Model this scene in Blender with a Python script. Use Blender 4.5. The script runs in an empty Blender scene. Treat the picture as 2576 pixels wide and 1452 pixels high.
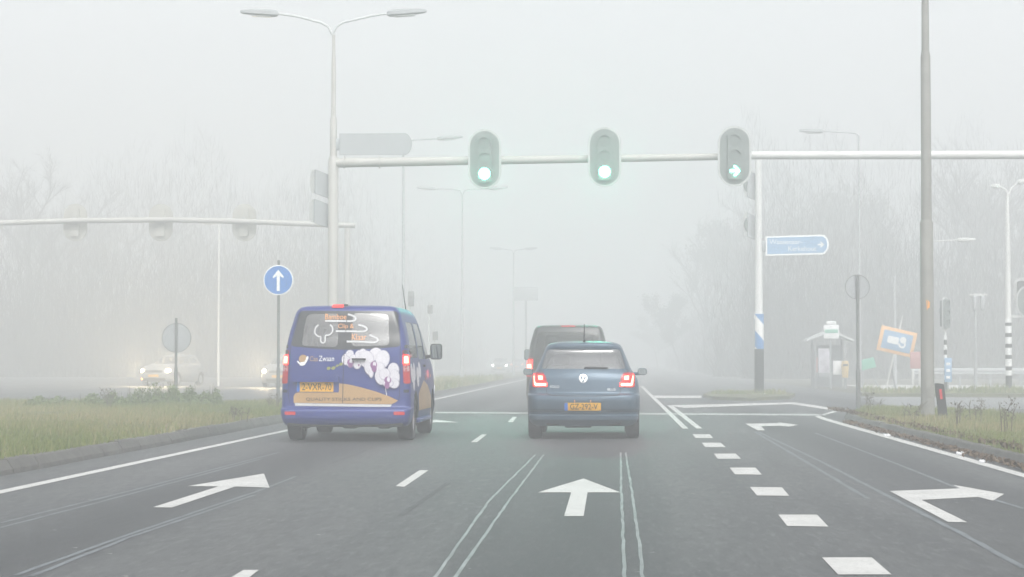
import bpy, bmesh, math, random
import numpy as np
from mathutils import Vector, Matrix, Euler
from mathutils.bvhtree import BVHTree
R = math.radians
random.seed(7)
SC = bpy.context.scene
COL = SC.collection

# ------------------------------------------------------------------ camera
CAMH = 1.16
PITCH, YAW = R(1.930), R(2.617)
cam_d = bpy.data.cameras.new('camera')
cam = bpy.data.objects.new('camera', cam_d)
COL.objects.link(cam)
cam.location = (0, 0, CAMH)
cam.rotation_euler = (math.pi/2 + PITCH, 0, YAW)
cam_d.sensor_width = 36
cam_d.lens = 5400/2576*36
cam_d.clip_start = 0.1
cam_d.clip_end = 3000
SC.camera = cam
CM = cam.rotation_euler.to_matrix()

def ray(px, py):
    return CM @ Vector((px-1288, 726-py, -5400))
def at(px, py, Y):
    "world point seen at a photo position, at distance Y along the road"
    d = ray(px, py)
    return Vector((0, 0, CAMH)) + d*(Y/d.y)
def gr(px, py, h=0.0):
    "ground point seen at a photo position"
    d = ray(px, py)
    return Vector((0, 0, CAMH)) + d*((h-CAMH)/d.z)

# ------------------------------------------------------------------ materials
M = {}
def mat(name, col, rough=0.6, metal=0.0, var=0.12, scale=6.0, spec=0.5, bump=0.0, bscale=40.0, coat=0.0):
    if name in M: return M[name]
    m = bpy.data.materials.new(name); m.use_nodes = True
    nt = m.node_tree; b = nt.nodes['Principled BSDF']
    b.inputs['Roughness'].default_value = rough
    b.inputs['Metallic'].default_value = metal
    b.inputs['Specular IOR Level'].default_value = spec
    b.inputs['Coat Weight'].default_value = coat
    tc = nt.nodes.new('ShaderNodeTexCoord')
    if var > 0:
        n = nt.nodes.new('ShaderNodeTexNoise'); n.inputs['Scale'].default_value = scale
        n.inputs['Detail'].default_value = 5
        nt.links.new(tc.outputs['Object'], n.inputs['Vector'])
        r = nt.nodes.new('ShaderNodeValToRGB')
        r.color_ramp.elements[0].position = .3; r.color_ramp.elements[1].position = .7
        r.color_ramp.elements[0].color = (*[c*(1-var) for c in col], 1)
        r.color_ramp.elements[1].color = (*[min(1, c*(1+var)) for c in col], 1)
        nt.links.new(n.outputs['Fac'], r.inputs['Fac'])
        nt.links.new(r.outputs['Color'], b.inputs['Base Color'])
    else:
        b.inputs['Base Color'].default_value = (*col, 1)
    if bump > 0:
        n2 = nt.nodes.new('ShaderNodeTexNoise'); n2.inputs['Scale'].default_value = bscale
        nt.links.new(tc.outputs['Object'], n2.inputs['Vector'])
        bp = nt.nodes.new('ShaderNodeBump'); bp.inputs['Strength'].default_value = bump
        bp.inputs['Distance'].default_value = .02
        nt.links.new(n2.outputs['Fac'], bp.inputs['Height'])
        nt.links.new(bp.outputs['Normal'], b.inputs['Normal'])
    M[name] = m
    return m
def glow(name, col, strength):
    m = bpy.data.materials.new(name); m.use_nodes = True
    b = m.node_tree.nodes['Principled BSDF']
    b.inputs['Base Color'].default_value = (*[c*.6 for c in col], 1)
    b.inputs['Emission Color'].default_value = (*col, 1)
    b.inputs['Emission Strength'].default_value = strength
    M[name] = m
    return m
def glass(name, tint, gloss=.12):
    m = bpy.data.materials.new(name); m.use_nodes = True
    nt = m.node_tree; nt.nodes.clear()
    o = nt.nodes.new('ShaderNodeOutputMaterial')
    mx = nt.nodes.new('ShaderNodeMixShader')
    t = nt.nodes.new('ShaderNodeBsdfTransparent'); t.inputs['Color'].default_value = (*tint, 1)
    g = nt.nodes.new('ShaderNodeBsdfGlossy'); g.inputs['Roughness'].default_value = .06
    fr = nt.nodes.new('ShaderNodeFresnel'); fr.inputs['IOR'].default_value = 1.45
    ad = nt.nodes.new('ShaderNodeMath'); ad.operation = 'ADD'; ad.inputs[1].default_value = gloss
    nt.links.new(fr.outputs[0], ad.inputs[0]); nt.links.new(ad.outputs[0], mx.inputs[0])
    nt.links.new(t.outputs[0], mx.inputs[1]); nt.links.new(g.outputs[0], mx.inputs[2])
    nt.links.new(mx.outputs[0], o.inputs['Surface'])
    M[name] = m
    return m

mat('white_paint', (.60, .605, .59), .45, var=.05, scale=3)
mat('grey_pole', (.24, .24, .22), .6, var=.10, scale=5)
mat('galvanised', (.34, .36, .37), .5, .5, var=.12, scale=20)
mat('dark_pole', (.17, .175, .175), .6, .2, var=.12, scale=14)
mat('light_pole', (.52, .54, .54), .5, var=.06)
mat('sign_back', (.36, .375, .385), .55, .0, var=.06, scale=9)
mat('black_plastic', (.022, .023, .024), .55, var=.15, scale=30)
mat('signal_fog_grey', (.175, .198, .19), .6, var=.12, scale=12)  # black signal faces, greyed in the colour to stand in for fog
mat('signal_shell', (.06, .065, .066), .5, var=.1)
mat('dead_lens', (.165, .188, .18), .25, var=.05)
mat('rubber', (.018, .018, .019), .8, var=.2, scale=40)
mat('rim_metal', (.42, .43, .44), .35, .7, var=.06)
mat('underside', (.014, .0145, .015), .8, var=.2, scale=12)
mat('cabin', (.10, .104, .108), .8, var=.1)
mat('cabin_light', (.20, .20, .20), .8, var=.1)
mat('chrome', (.72, .74, .76), .16, .9, var=.03)
mat('sign_blue', (.03, .17, .50), .4, var=.05)
mat('sign_white', (.80, .81, .81), .4, var=.03)
mat('plate_yellow', (.80, .42, .02), .45, var=.04)
mat('plate_blue', (.03, .16, .55), .45, var=.04)
mat('ink', (.015, .015, .016), .5, var=0)
mat('van_blue', (.024, .040, .20), .42, 0.1, var=.06, scale=3, coat=.12)
mat('gold', (.43, .27, .12), .4, var=.06, scale=5)
mat('decal_white', (.52, .53, .54), .4, var=.05)
mat('petal_edge', (.40, .385, .46), .5, var=.05)
mat('petal', (.63, .62, .66), .5, var=.06, scale=14)
mat('purple', (.24, .09, .24), .5, var=.1)
mat('bud_green', (.26, .28, .06), .5, var=.1)
mat('orange_text', (.80, .36, .12), .5, var=.03)
mat('frit', (.030, .033, .036), .18, var=.05)
mat('red_lens', (.42, .022, .028), .2, var=.08, scale=25)
mat('pale_lens', (.50, .30, .32), .2, var=.06)
mat('red_reflector', (.55, .03, .04), .25, var=.05)
mat('amber', (.80, .30, .02), .3, var=.05)
mat('car_blue', (.062, .104, .148), .36, 0.3, var=.05, scale=3, coat=.2)
mat('van_dark', (.016, .017, .019), .35, 0.2, var=.08, scale=3, coat=.3)
mat('silver', (.52, .54, .56), .35, .5, var=.05)
mat('pale_car', (.28, .29, .30), .4, .2, var=.05)
mat('mirror_glass', (.36, .40, .41), .05, 1.0, var=0)
mat('stripe_blue', (.05, .20, .45), .5, var=.06)
mat('orange', (.88, .35, .02), .5, var=.04)
mat('fog_pale_orange', (.80, .46, .20), .6, var=.05)  # orange paled in the base colour to stand for distant fog
mat('fog_pale_blue', (.22, .36, .53), .6, var=.05)  # blue washed out in its colour, as fog would do
mat('green_sign', (.16, .44, .32), .5, var=.05)  # green desaturated too: fog fade put into the colour
mat('red_sign', (.46, .22, .21), .5, var=.05)  # red with the same painted-in fog fade
mat('yellow_bin', (.62, .45, .20), .5, var=.05)  # yellow dulled likewise, fog fade in the colour
mat('poster', (.62, .60, .66), .4, var=.25, scale=3)
mat('kerbstone', (.105, .102, .094), .85, var=.22, scale=5, bump=.4, bscale=60)
mat('concrete', (.52, .52, .50), .85, var=.08, scale=1.5)
mat('litter_white', (.75, .76, .78), .5, var=.05)
mat('bark', (.045, .042, .036), .9, var=.25, scale=6)
mat('twig', (.050, .045, .037), .95, var=.25, scale=2)
mat('leaf_dark', (.045, .060, .030), .8, var=.35, scale=.9)
mat('leaf_brown', (.10, .065, .035), .8, var=.4, scale=3)
mat('weed', (.150, .195, .075), .8, var=.35, scale=2)
mat('weed_dead', (.11, .095, .07), .9, var=.3, scale=5)
mat('shelter_glass_frame', (.26, .27, .28), .5, var=.1)
mat('soil', (.085, .082, .052), .95, var=.35, scale=1.3)
mat('seam', (.010, .011, .016), .6, var=0)
glow('green_lamp', (.10, 1.0, .62), 340.0)
glow('tail_glow', (1.0, .025, .018), 4.5)
glow('tail_core', (1.0, .26, .15), 5.0)
glow('brake_dim', (1.0, .05, .05), .35)
glow('headlamp', (1.0, .78, .48), 1800.0)
glow('headlamp_far', (1.0, .97, .93), 700.0)
glow('marker_amber', (1.0, .35, .05), 5.0)
glass('clear_glass', (.80, .85, .85), .36)
glass('dark_glass', (.42, .46, .47), .16)
glass('tint_glass', (.05, .055, .06), .01)

# ------------------------------------------------------------------ mesh helpers
class MB:
    def __init__(s): s.v = []; s.f = []; s.mi = []; s.cur = 0
    def add(s, vs, fs):
        b = len(s.v); s.v += [tuple(v) for v in vs]
        s.f += [tuple(b+i for i in f) for f in fs]; s.mi += [s.cur]*len(fs)
        return s
    def box(s, c, d, rot=None, bev=0.0):
        bm = bmesh.new()
        bmesh.ops.create_cube(bm, size=1)
        for v in bm.verts: v.co = Vector((v.co.x*d[0], v.co.y*d[1], v.co.z*d[2]))
        if bev > 0: bmesh.ops.bevel(bm, geom=list(bm.edges), offset=bev, segments=2, affect='EDGES', profile=.5)
        m = Matrix.Translation(c) @ (rot.to_matrix().to_4x4() if rot else Matrix())
        bm.verts.index_update()
        s.add([m @ v.co for v in bm.verts], [[v.index for v in f.verts] for f in bm.faces]); bm.free()
        return s
    def tube(s, pts, rads, n=12, cap=True):
        pts = [Vector(p) for p in pts]
        if not hasattr(rads, '__len__'): rads = [rads]*len(pts)
        b = len(s.v); up = Vector((0, 0, 1)); vs = []; fs = []
        for i, p in enumerate(pts):
            t = (pts[min(i+1, len(pts)-1)] - pts[max(i-1, 0)])
            if t.length < 1e-9: t = Vector((0, 0, 1))
            t.normalize()
            a = t.cross(Vector((0, 1, 0)) if abs(t.y) < .9 else Vector((1, 0, 0))).normalized()
            c = t.cross(a)
            for k in range(n):
                th = 2*math.pi*k/n
                vs.append(p + (a*math.cos(th)+c*math.sin(th))*rads[i])
        for i in range(len(pts)-1):
            for k in range(n):
                fs.append((i*n+k, i*n+(k+1) % n, (i+1)*n+(k+1) % n, (i+1)*n+k))
        if cap:
            fs.append(tuple(range(n-1, -1, -1))); fs.append(tuple((len(pts)-1)*n+k for k in range(n)))
        return s.add(vs, fs)
    def prism(s, poly, axis, a, b):
        "extrude a 2D polygon along an axis ('x','y','z') from a to b"
        n = len(poly)
        def p3(q, t):
            return {'y': (q[0], t, q[1]), 'x': (t, q[0], q[1]), 'z': (q[0], q[1], t)}[axis]
        vs = [p3(q, a) for q in poly] + [p3(q, b) for q in poly]
        fs = [tuple(range(n)), tuple(range(2*n-1, n-1, -1))]
        fs += [(i, i+n, (i+1) % n+n, (i+1) % n) for i in range(n)]
        return s.add(vs, fs)
    def lathe(s, prof, axis='z', n=24, org=(0, 0, 0)):
        vs = []; fs = []; m = len(prof)
        for k in range(n):
            th = 2*math.pi*k/n
            for (r, h) in prof:
                u, w = r*math.cos(th), r*math.sin(th)
                q = {'z': (u, w, h), 'x': (h, u, w), 'y': (u, h, w)}[axis]
                vs.append((q[0]+org[0], q[1]+org[1], q[2]+org[2]))
        for k in range(n):
            for j in range(m-1):
                a, b = k*m+j, ((k+1) % n)*m+j
                fs.append((a, b, b+1, a+1))
        return s.add(vs, fs)
    def build(s, name, m, parent=None, smooth=True, ang=35):
        me = bpy.data.meshes.new(name)
        me.from_pydata(s.v, [], s.f)
        ms = m if isinstance(m, (list, tuple)) else [m]
        for x in ms: me.materials.append(M[x] if isinstance(x, str) else x)
        if len(ms) > 1: me.polygons.foreach_set('material_index', s.mi)
        return link(name, me, parent, smooth, ang)
def fixnormals(me):
    bm = bmesh.new(); bm.from_mesh(me)
    bmesh.ops.recalc_face_normals(bm, faces=bm.faces); bm.to_mesh(me); bm.free()
def link(name, me, parent=None, smooth=True, ang=35, fix=True):
    if fix: fixnormals(me)
    me.update()
    if smooth:
        me.polygons.foreach_set('use_smooth', [True]*len(me.polygons))
        me.set_sharp_from_angle(angle=R(ang))
    o = bpy.data.objects.new(name, me); COL.objects.link(o)
    if parent: o.parent = parent
    return o
def tag(o, label=None, cat=None, group=None, kind=None):
    if label: o['label'] = label
    if cat: o['category'] = cat
    if group: o['group'] = group
    if kind: o['kind'] = kind
    return o
def thing(name, loc, label, cat, rz=0, group=None, rot=None):
    o = bpy.data.objects.new(name, None); COL.objects.link(o)
    o.location = loc; o.rotation_euler = rot or (0, 0, rz)
    o.empty_display_size = .3
    return tag(o, label, cat, group)
def dup(root, loc, rz, label, group=None, scale=None):
    def cp(o, par):
        c = o.copy(); COL.objects.link(c); c.parent = par
        for ch in [x for x in SCENE_CHILDREN(o)]: cp(ch, c)
        return c
    r = cp(root, None); r.location = loc; r.rotation_euler = (0, 0, rz)
    r['label'] = label
    if group: r['group'] = group
    if scale: r.scale = (scale,)*3
    return r
def SCENE_CHILDREN(o): return list(o.children)
def struct(name, mb, m, **k):
    o = mb.build(name, m, **k); o['kind'] = 'structure'; return o

def stadium(w, h, n=12, cx=0, cz=0):
    r = w/2; p = []
    for i in range(n+1):
        a = math.pi*i/n; p.append((cx+r*math.cos(a), cz+h/2-r+r*math.sin(a)))
    for i in range(n+1):
        a = math.pi+math.pi*i/n; p.append((cx+r*math.cos(a), cz-h/2+r+r*math.sin(a)))
    return p
def rrect(x0, x1, z0, z1, r, n=5):
    p = []
    for (cx, cz, a0) in ((x1-r, z1-r, 0), (x0+r, z1-r, 90), (x0+r, z0+r, 180), (x1-r, z0+r, 270)):
        for i in range(n+1):
            a = R(a0+90*i/n); p.append((cx+r*math.cos(a), cz+r*math.sin(a)))
    return p
def round_poly(pts, r, n=4):
    "round the corners of a polygon"
    out = []; m = len(pts)
    for i in range(m):
        p = Vector(pts[i]); a = (Vector(pts[i-1])-p); b = (Vector(pts[(i+1) % m])-p)
        ra = min(r, a.length*.45); rb = min(r, b.length*.45)
        s = p+a.normalized()*ra; e = p+b.normalized()*rb
        for k in range(n+1):
            t = k/n; q = s*(1-t)**2 + p*2*t*(1-t) + e*t*t
            out.append((q.x, q.y))
    return out
def ell(cx, cz, a, b, rot=0, n=18):
    c, s = math.cos(R(rot)), math.sin(R(rot))
    return [(cx+a*math.cos(t)*c-b*math.sin(t)*s, cz+a*math.cos(t)*s+b*math.sin(t)*c) for t in [2*math.pi*i/n for i in range(n)]]

# flat 2D shapes: (verts, faces)
def f_poly(p): return ([tuple(q) for q in p], [tuple(range(len(p)))])
def f_ribbon(pts, w):
    pts = [Vector(p) for p in pts]; vs = []
    for i, p in enumerate(pts):
        t = (pts[min(i+1, len(pts)-1)]-pts[max(i-1, 0)]).normalized(); nn = Vector((-t.y, t.x))
        ww = w[i] if hasattr(w, '__len__') else w
        vs += [tuple(p+nn*ww/2), tuple(p-nn*ww/2)]
    return (vs, [(2*i, 2*i+1, 2*i+3, 2*i+2) for i in range(len(pts)-1)])
def smooth_path(pts, n=6):
    P = [Vector(p) for p in pts]; P = [P[0]*2-P[1]]+P+[P[-1]*2-P[-2]]; out = []
    for i in range(1, len(P)-2):
        for k in range(n):
            t = k/n; a, b, c, d = P[i-1], P[i], P[i+1], P[i+2]
            out.append(.5*((2*b)+(c-a)*t+(2*a-5*b+4*c-d)*t*t+(3*b-a-3*c+d)*t**3))
    return [tuple(q) for q in out+[P[-2]]]
def f_text(s, x0, x1, z0, z1):
    "lettering fitted into a rectangle"
    c = bpy.data.curves.new('t', 'FONT'); c.body = s; c.resolution_u = 3
    o = bpy.data.objects.new('t', c); COL.objects.link(o)
    dg = bpy.context.evaluated_depsgraph_get()
    me = bpy.data.meshes.new_from_object(o.evaluated_get(dg))
    vs = [v.co.copy() for v in me.vertices]; fs = [tuple(p.vertices) for p in me.polygons]
    bpy.data.objects.remove(o); bpy.data.curves.remove(c); bpy.data.meshes.remove(me)
    ax, bx = min(v.x for v in vs), max(v.x for v in vs); az, bz = min(v.y for v in vs), max(v.y for v in vs)
    return ([(x0+(v.x-ax)/(bx-ax)*(x1-x0), z0+(v.y-az)/(bz-az)*(z1-z0)) for v in vs], fs)
def merge(*fl):
    vs = []; fs = []
    for v, f in fl:
        b = len(vs); vs += v; fs += [tuple(b+i for i in q) for q in f]
    return (vs, fs)

def project(flat, bvh, side, off, grid=.07):
    "lay a flat 2D shape on a body; side: rear, front, right, left"
    bm = bmesh.new()
    vv = [bm.verts.new((v[0], v[1], 0)) for v in flat[0]]
    for f in flat[1]:
        try: bm.faces.new([vv[i] for i in f])
        except ValueError: pass
    bmesh.ops.triangulate(bm, faces=list(bm.faces))
    if grid:
        xs = [v[0] for v in flat[0]]; zs = [v[1] for v in flat[0]]
        for ax, lo, hi in ((0, min(xs), max(xs)), (1, min(zs), max(zs))):
            n = int((hi-lo)/grid)
            for i in range(1, n+1):
                co = [0, 0, 0]; no = [0, 0, 0]; co[ax] = lo+i*(hi-lo)/(n+1); no[ax] = 1
                bmesh.ops.bisect_plane(bm, geom=list(bm.verts)+list(bm.edges)+list(bm.faces), plane_co=co, plane_no=no)
    for v in bm.verts:
        a, b = v.co.x, v.co.y
        o, d = {'rear': ((a, -4, b), (0, 1, 0)), 'front': ((a, 12, b), (0, -1, 0)),
                'right': ((6, a, b), (-1, 0, 0)), 'left': ((-6, a, b), (1, 0, 0))}[side]
        h, nrm, _, _ = bvh.ray_cast(Vector(o), Vector(d))
        for _k in range(14):
            if h is not None or side not in ('rear', 'front'): break
            o = (o[0]*.985, o[1], o[2]); h, nrm, _, _ = bvh.ray_cast(Vector(o), Vector(d))
        if h is None: h = Vector(o)+Vector(d)*4.2; nrm = -Vector(d)
        if nrm.dot(Vector(d)) > 0: nrm = -nrm
        v.co = h + nrm*off
    me = bpy.data.meshes.new('patch'); bm.to_mesh(me); bm.free()
    return me
def decal(name, flat, bvh, side, off, m, parent, grid=.07):
    me = project(flat, bvh, side, off, grid); me.materials.append(M[m])
    # face the outside
    d = {'rear': (0, -1, 0), 'front': (0, 1, 0), 'right': (1, 0, 0), 'left': (-1, 0, 0)}[side]
    bm = bmesh.new(); bm.from_mesh(me)
    for f in bm.faces:
        f.normal_update()
        if f.normal.dot(Vector(d)) < 0: f.normal_flip()
    bm.to_mesh(me); bm.free()
    return link(name, me, parent, True, 60, fix=False)

# ------------------------------------------------------------------ vehicle shell
def pchip(t, T, Y):
    T = np.array(T, float); Y = np.array(Y, float); h = np.diff(T); d = np.diff(Y)/h; n = len(T)
    m = np.zeros(n); m[0], m[-1] = d[0], d[-1]
    for i in range(1, n-1):
        if d[i-1]*d[i] > 0:
            w1, w2 = 2*h[i]+h[i-1], h[i]+2*h[i-1]; m[i] = (w1+w2)/(w1/d[i-1]+w2/d[i])
    i = np.clip(np.searchsorted(T, t, side='right')-1, 0, n-2)
    s = (t-T[i])/h[i]
    return (2*s**3-3*s**2+1)*Y[i]+(s**3-2*s**2+s)*h[i]*m[i]+(-2*s**3+3*s**2)*Y[i+1]+(s**3-s**2)*h[i]*m[i+1]

def shell(levels, sub=5, rear_bulge=.05, front_bulge=.22, rcx=.14, rcy=.16, fcx=.3, fcy=.42, taper=.03):
    """levels: (z, y_rear, y_front, half width). A stack of plan outlines from sill to roof."""
    T = list(range(len(levels))); L = list(zip(*levels))
    ts = np.linspace(0, len(levels)-1, (len(levels)-1)*sub+1)
    ring = []
    for t in ts:
        z, yr, yf, w = [float(pchip(t, T, c)) for c in L]
        ln = yf-yr; k = min(1, w/.5, ln/1.5)
        ax, ay, bx, by = rcx*k, rcy*k, min(fcx, w*.6)*k, min(fcy, ln*.3)*k
        half = []
        xe = w*(1-taper)-ax
        for i in range(11):
            x = xe*i/11; half.append((x, yr+rear_bulge*k*(x/w)**2))
        y0 = yr+rear_bulge*k*(xe/w)**2
        for i in range(9):
            a = R(90*i/8); half.append((xe+ax*math.sin(a), y0+ay*(1-math.cos(a))))
        xf = w*(1-taper)-bx; yfe = yf-front_bulge*k*(xf/w)**2
        ys, ye = y0+ay, yfe-by
        for i in range(1, 24):
            s = i/24; half.append((w*(1-taper)+w*taper*math.sin(math.pi*s)**.8, ys+(ye-ys)*s))
        for i in range(9):
            a = R(90*i/8); half.append((xf+bx*math.cos(a), ye+by*math.sin(a)))
        for i in range(1, 9):
            x = xf*(1-i/8); half.append((x, yf-front_bulge*k*(x/w)**2))
        full = half+[(-x, y) for (x, y) in half[-2:0:-1]]
        ring.append([(x, y, z) for x, y in full])
    n = len(ring[0]); bm = bmesh.new()
    vs = [[bm.verts.new(p) for p in r] for r in ring]
    for i in range(len(vs)-1):
        for j in range(n):
            bm.faces.new((vs[i][j], vs[i][(j+1) % n], vs[i+1][(j+1) % n], vs[i+1][j]))
    bm.faces.new(vs[-1])
    bmesh.ops.recalc_face_normals(bm, faces=bm.faces)
    return bm

def cut_region(bm, poly, side, pid, lay, lim=None):
    """cut a convex outline into the shell and give the faces inside it a part number"""
    ax = {'rear': (1, -1), 'front': (1, 1), 'right': (0, 1), 'left': (0, -1)}[side]
    def sel(f):
        f.normal_update(); c = f.calc_center_median()
        if f.normal[ax[0]]*ax[1] < .12: return False
        if side in ('rear', 'front') and lim is not None and (c.y-lim)*ax[1] < 0: return False
        if side in ('right', 'left') and c.x*ax[1] < .3: return False
        return True
    def q(c): return (c.x, c.z) if side in ('rear', 'front') else (c.y, c.z)
    n = len(poly); area = sum(poly[i][0]*poly[(i+1) % n][1]-poly[(i+1) % n][0]*poly[i][1] for i in range(n))
    if area < 0: poly = poly[::-1]
    lo = [min(p[k] for p in poly)-.08 for k in (0, 1)]; hi = [max(p[k] for p in poly)+.08 for k in (0, 1)]
    for i in range(n):
        a, b = Vector(poly[i]), Vector(poly[(i+1) % n]); e = b-a
        if e.length < 1e-6: continue
        nn = (e.y, -e.x)
        if side in ('rear', 'front'): co, no = (a.x, 0, a.y), (nn[0], 0, nn[1])
        else: co, no = (0, a.x, a.y), (0, nn[0], nn[1])
        fs = []
        for f in bm.faces:
            c = q(f.calc_center_median())
            if lo[0] < c[0] < hi[0] and lo[1] < c[1] < hi[1] and sel(f): fs.append(f)
        g = set(fs)
        for f in fs: g.update(f.edges); g.update(f.verts)
        bmesh.ops.bisect_plane(bm, geom=list(g), plane_co=co, plane_no=no, dist=1e-5)
    for f in bm.faces:
        c = q(f.calc_center_median())
        if not (lo[0] < c[0] < hi[0] and lo[1] < c[1] < hi[1]): continue
        if not sel(f): continue
        if all((poly[(i+1) % n][0]-poly[i][0])*(c[1]-poly[i][1])-(poly[(i+1) % n][1]-poly[i][1])*(c[0]-poly[i][0]) > -1e-6 for i in range(n)):
            f[lay] = pid
def take(bm, pid, lay, name, m, parent, inset=0.0):
    vs = {}; out = []; fs = []
    for f in bm.faces:
        if f[lay] != pid: continue
        ids = []
        for v in f.verts:
            if v not in vs: vs[v] = len(out); out.append(v.co - v.normal*inset)
            ids.append(vs[v])
        fs.append(ids)
    if not fs: return None
    me = bpy.data.meshes.new(name); me.from_pydata([tuple(p) for p in out], [], fs); me.materials.append(M[m])
    return link(name, me, parent, True, 40, fix=False)

TYRE = {}
def wheel(parent, x, y, r, w, s):
    "s: +1 outer face to +x"
    prof = [(r*.62, -w*.42), (r*.66, -w*.49), (r*.90, -w*.5), (r*.98, -w*.42), (r, -w*.25), (r, w*.25), (r*.98, w*.42), (r*.90, w*.5), (r*.66, w*.49), (r*.62, w*.42)]
    rimp = [(0, w*.30), (r*.16, w*.32), (r*.2, w*.26), (r*.5, w*.22), (r*.58, w*.40), (r*.63, w*.43), (r*.63, -w*.42)]
    key = (r, w, s)
    if key not in TYRE:
        a = MB().lathe(prof, 'x', 32); b = MB().lathe([(p, h*s) for p, h in rimp], 'x', 32)
        for k in range(5):
            th = 2*math.pi*k/5
            b.box((s*w*.30, r*.36*math.cos(th), r*.36*math.sin(th)), (w*.12, r*.42, r*.12), Euler((th, 0, 0)))
        o = a.build('wheel', 'rubber', parent); o.location = (x, y, r)
        q = b.build('rim', 'rim_metal', o)
        TYRE[key] = (o.data, q.data)
    else:
        o = bpy.data.objects.new('wheel', TYRE[key][0]); COL.objects.link(o); o.parent = parent; o.location = (x, y, r)
        q = bpy.data.objects.new('rim', TYRE[key][1]); COL.objects.link(q); q.parent = o
    return o

def lining(bm, lay, parent):
    vs = {}; out = []; fs = []
    for f in bm.faces:
        if f[lay] != 0: continue
        ids = []
        for v in f.verts:
            if v not in vs: vs[v] = len(out); out.append(v.co - v.normal*.03)
            ids.append(vs[v])
        fs.append(ids[::-1])
    me = bpy.data.meshes.new('lining'); me.from_pydata([tuple(p) for p in out], [], fs); me.materials.append(M['cabin'])
    return link('interior_lining', me, parent, True, 40, fix=False)
def seats(parent, ys, zs, xs, m='cabin'):
    for y in ys:
        for x in xs:
            s = MB()
            s.box((x, y, zs-.12), (.46, .5, .16), None, .05)
            s.box((x, y-.24, zs+.22), (.46, .13, .56), Euler((R(12), 0, 0)), .05)
            s.box((x, y-.32, zs+.60), (.25, .09, .17), Euler((R(8), 0, 0)), .035)
            s.build('seat', m, parent)

def arches(bm, lay, ys, zc, r):
    for y in ys:
        for sd in ('right', 'left'):
            cut_region(bm, [(y+r*math.cos(2*math.pi*i/18), zc+r*math.sin(2*math.pi*i/18)) for i in range(18)], sd, 99, lay)
    bmesh.ops.delete(bm, geom=[f for f in bm.faces if f[lay] == 99], context='FACES')

def mirror(parent, x, y, z, w, h, s, m, stalk=.10):
    b = MB().box((x, y, z), (w, .12, h), None, .04)
    b.box((x-s*(w/2+stalk/2-.02), y+.02, z-h*.30), (stalk+.06, .06, .05), None, .015)
    o = b.build('mirror', m, parent)
    MB().prism(rrect(x-w*.43, x+w*.43, z-h*.42, z+h*.42, .03), 'y', y-.066, y-.062).build('mirror_glass', 'mirror_glass', o, smooth=False)
    return o

# ------------------------------------------------------------------ big vans
VAN_LV = [(.22, .12, 4.62, .86), (.26, .05, 4.70, .905), (.36, .00, 4.78, .935), (.425, .00, 4.80, .945), (.465, .015, 4.80, .948),
          (.495, .082, 4.79, .945), (.75, .095, 4.77, .94), (.95, .10, 4.70, .93), (1.10, .105, 4.55, .915), (1.22, .115, 4.15, .90),
          (1.36, .135, 3.95, .882), (1.55, .19, 3.66, .848), (1.72, .235, 3.38, .802), (1.84, .275, 3.12, .768),
          (1.895, .30, 2.98, .735), (1.928, .345, 2.88, .690), (1.944, .43, 2.76, .60), (1.955, .60, 2.5, .42), (1.960, 1.0, 2.0, .15)]
def van_body(root, paint, win, side_win, levels=VAN_LV, glz='dark_glass', light=None):
    bm = shell(levels, taper=.012, rcx=.10, rcy=.15); lay = bm.faces.layers.int.new('p')
    bvh = BVHTree.FromBMesh(bm)
    outer, panes = win
    if outer: cut_region(bm, outer, 'rear', 1, lay, 1.0)
    for p in panes: cut_region(bm, p, 'rear', 2, lay, 1.0)
    for i, p in enumerate(side_win):
        for sd, o in (('right', 10), ('left', 20)): cut_region(bm, p, sd, o+i, lay)
    ws = round_poly([(-.70, 1.24), (.70, 1.24), (.60, 1.80), (-.60, 1.80)], .08)
    cut_region(bm, ws, 'front', 30, lay, 2.5)
    arches(bm, lay, (.92, 3.92), .33, .39)
    take(bm, 0, lay, 'body', paint, root)
    lining(bm, lay, root)
    take(bm, 1, lay, 'window_frame', 'frit', root)
    take(bm, 2, lay, 'rear_window', glz, root, .004)
    for i in range(len(side_win)):
        take(bm, 10+i, lay, 'side_window', glz, root, .004); take(bm, 20+i, lay, 'side_window', glz, root, .004)
    take(bm, 30, lay, 'windscreen', 'clear_glass', root, .004)
    u = MB().box((0, 2.4, .36), (1.36, 4.3, .26), None, .04)
    u.box((0, .16, .29), (1.66, .16, .16), None, .03)
    u.tube([(-.75, .92, .30), (.75, .92, .30)], .05, 10)
    u.box((.05, .45, .235), (.22, .5, .10), None, .04)
    u.box((.55, .32, .22), (.18, .3, .07), None, .03)
    u.box((-.58, .30, .23), (.10, .25, .08), None, .02)
    u.build('underbody', 'underside', root)
    for y in (.92, 3.92):
        wheel(root, .80, y, .33, .225, 1); wheel(root, -.80, y, .33, .225, -1)
    seats(root, (3.1,), 1.02, (-.42, .42))
    d = MB().box((0, 3.62, 1.02), (1.5, .4, .22), None, .06); d.build('dashboard', 'cabin', root)
    mirror(root, 1.015, 3.62, 1.30, .19, .25, 1, 'black_plastic'); mirror(root, -1.015, 3.62, 1.30, .19, .25, -1, 'black_plastic')
    bm.free()
    return bvh

def vx(c): return (c-760)/618
def vz(c): return (1365-c)/618
def V(*p): return [(vx(a), vz(b)) for a, b in p]

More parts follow.
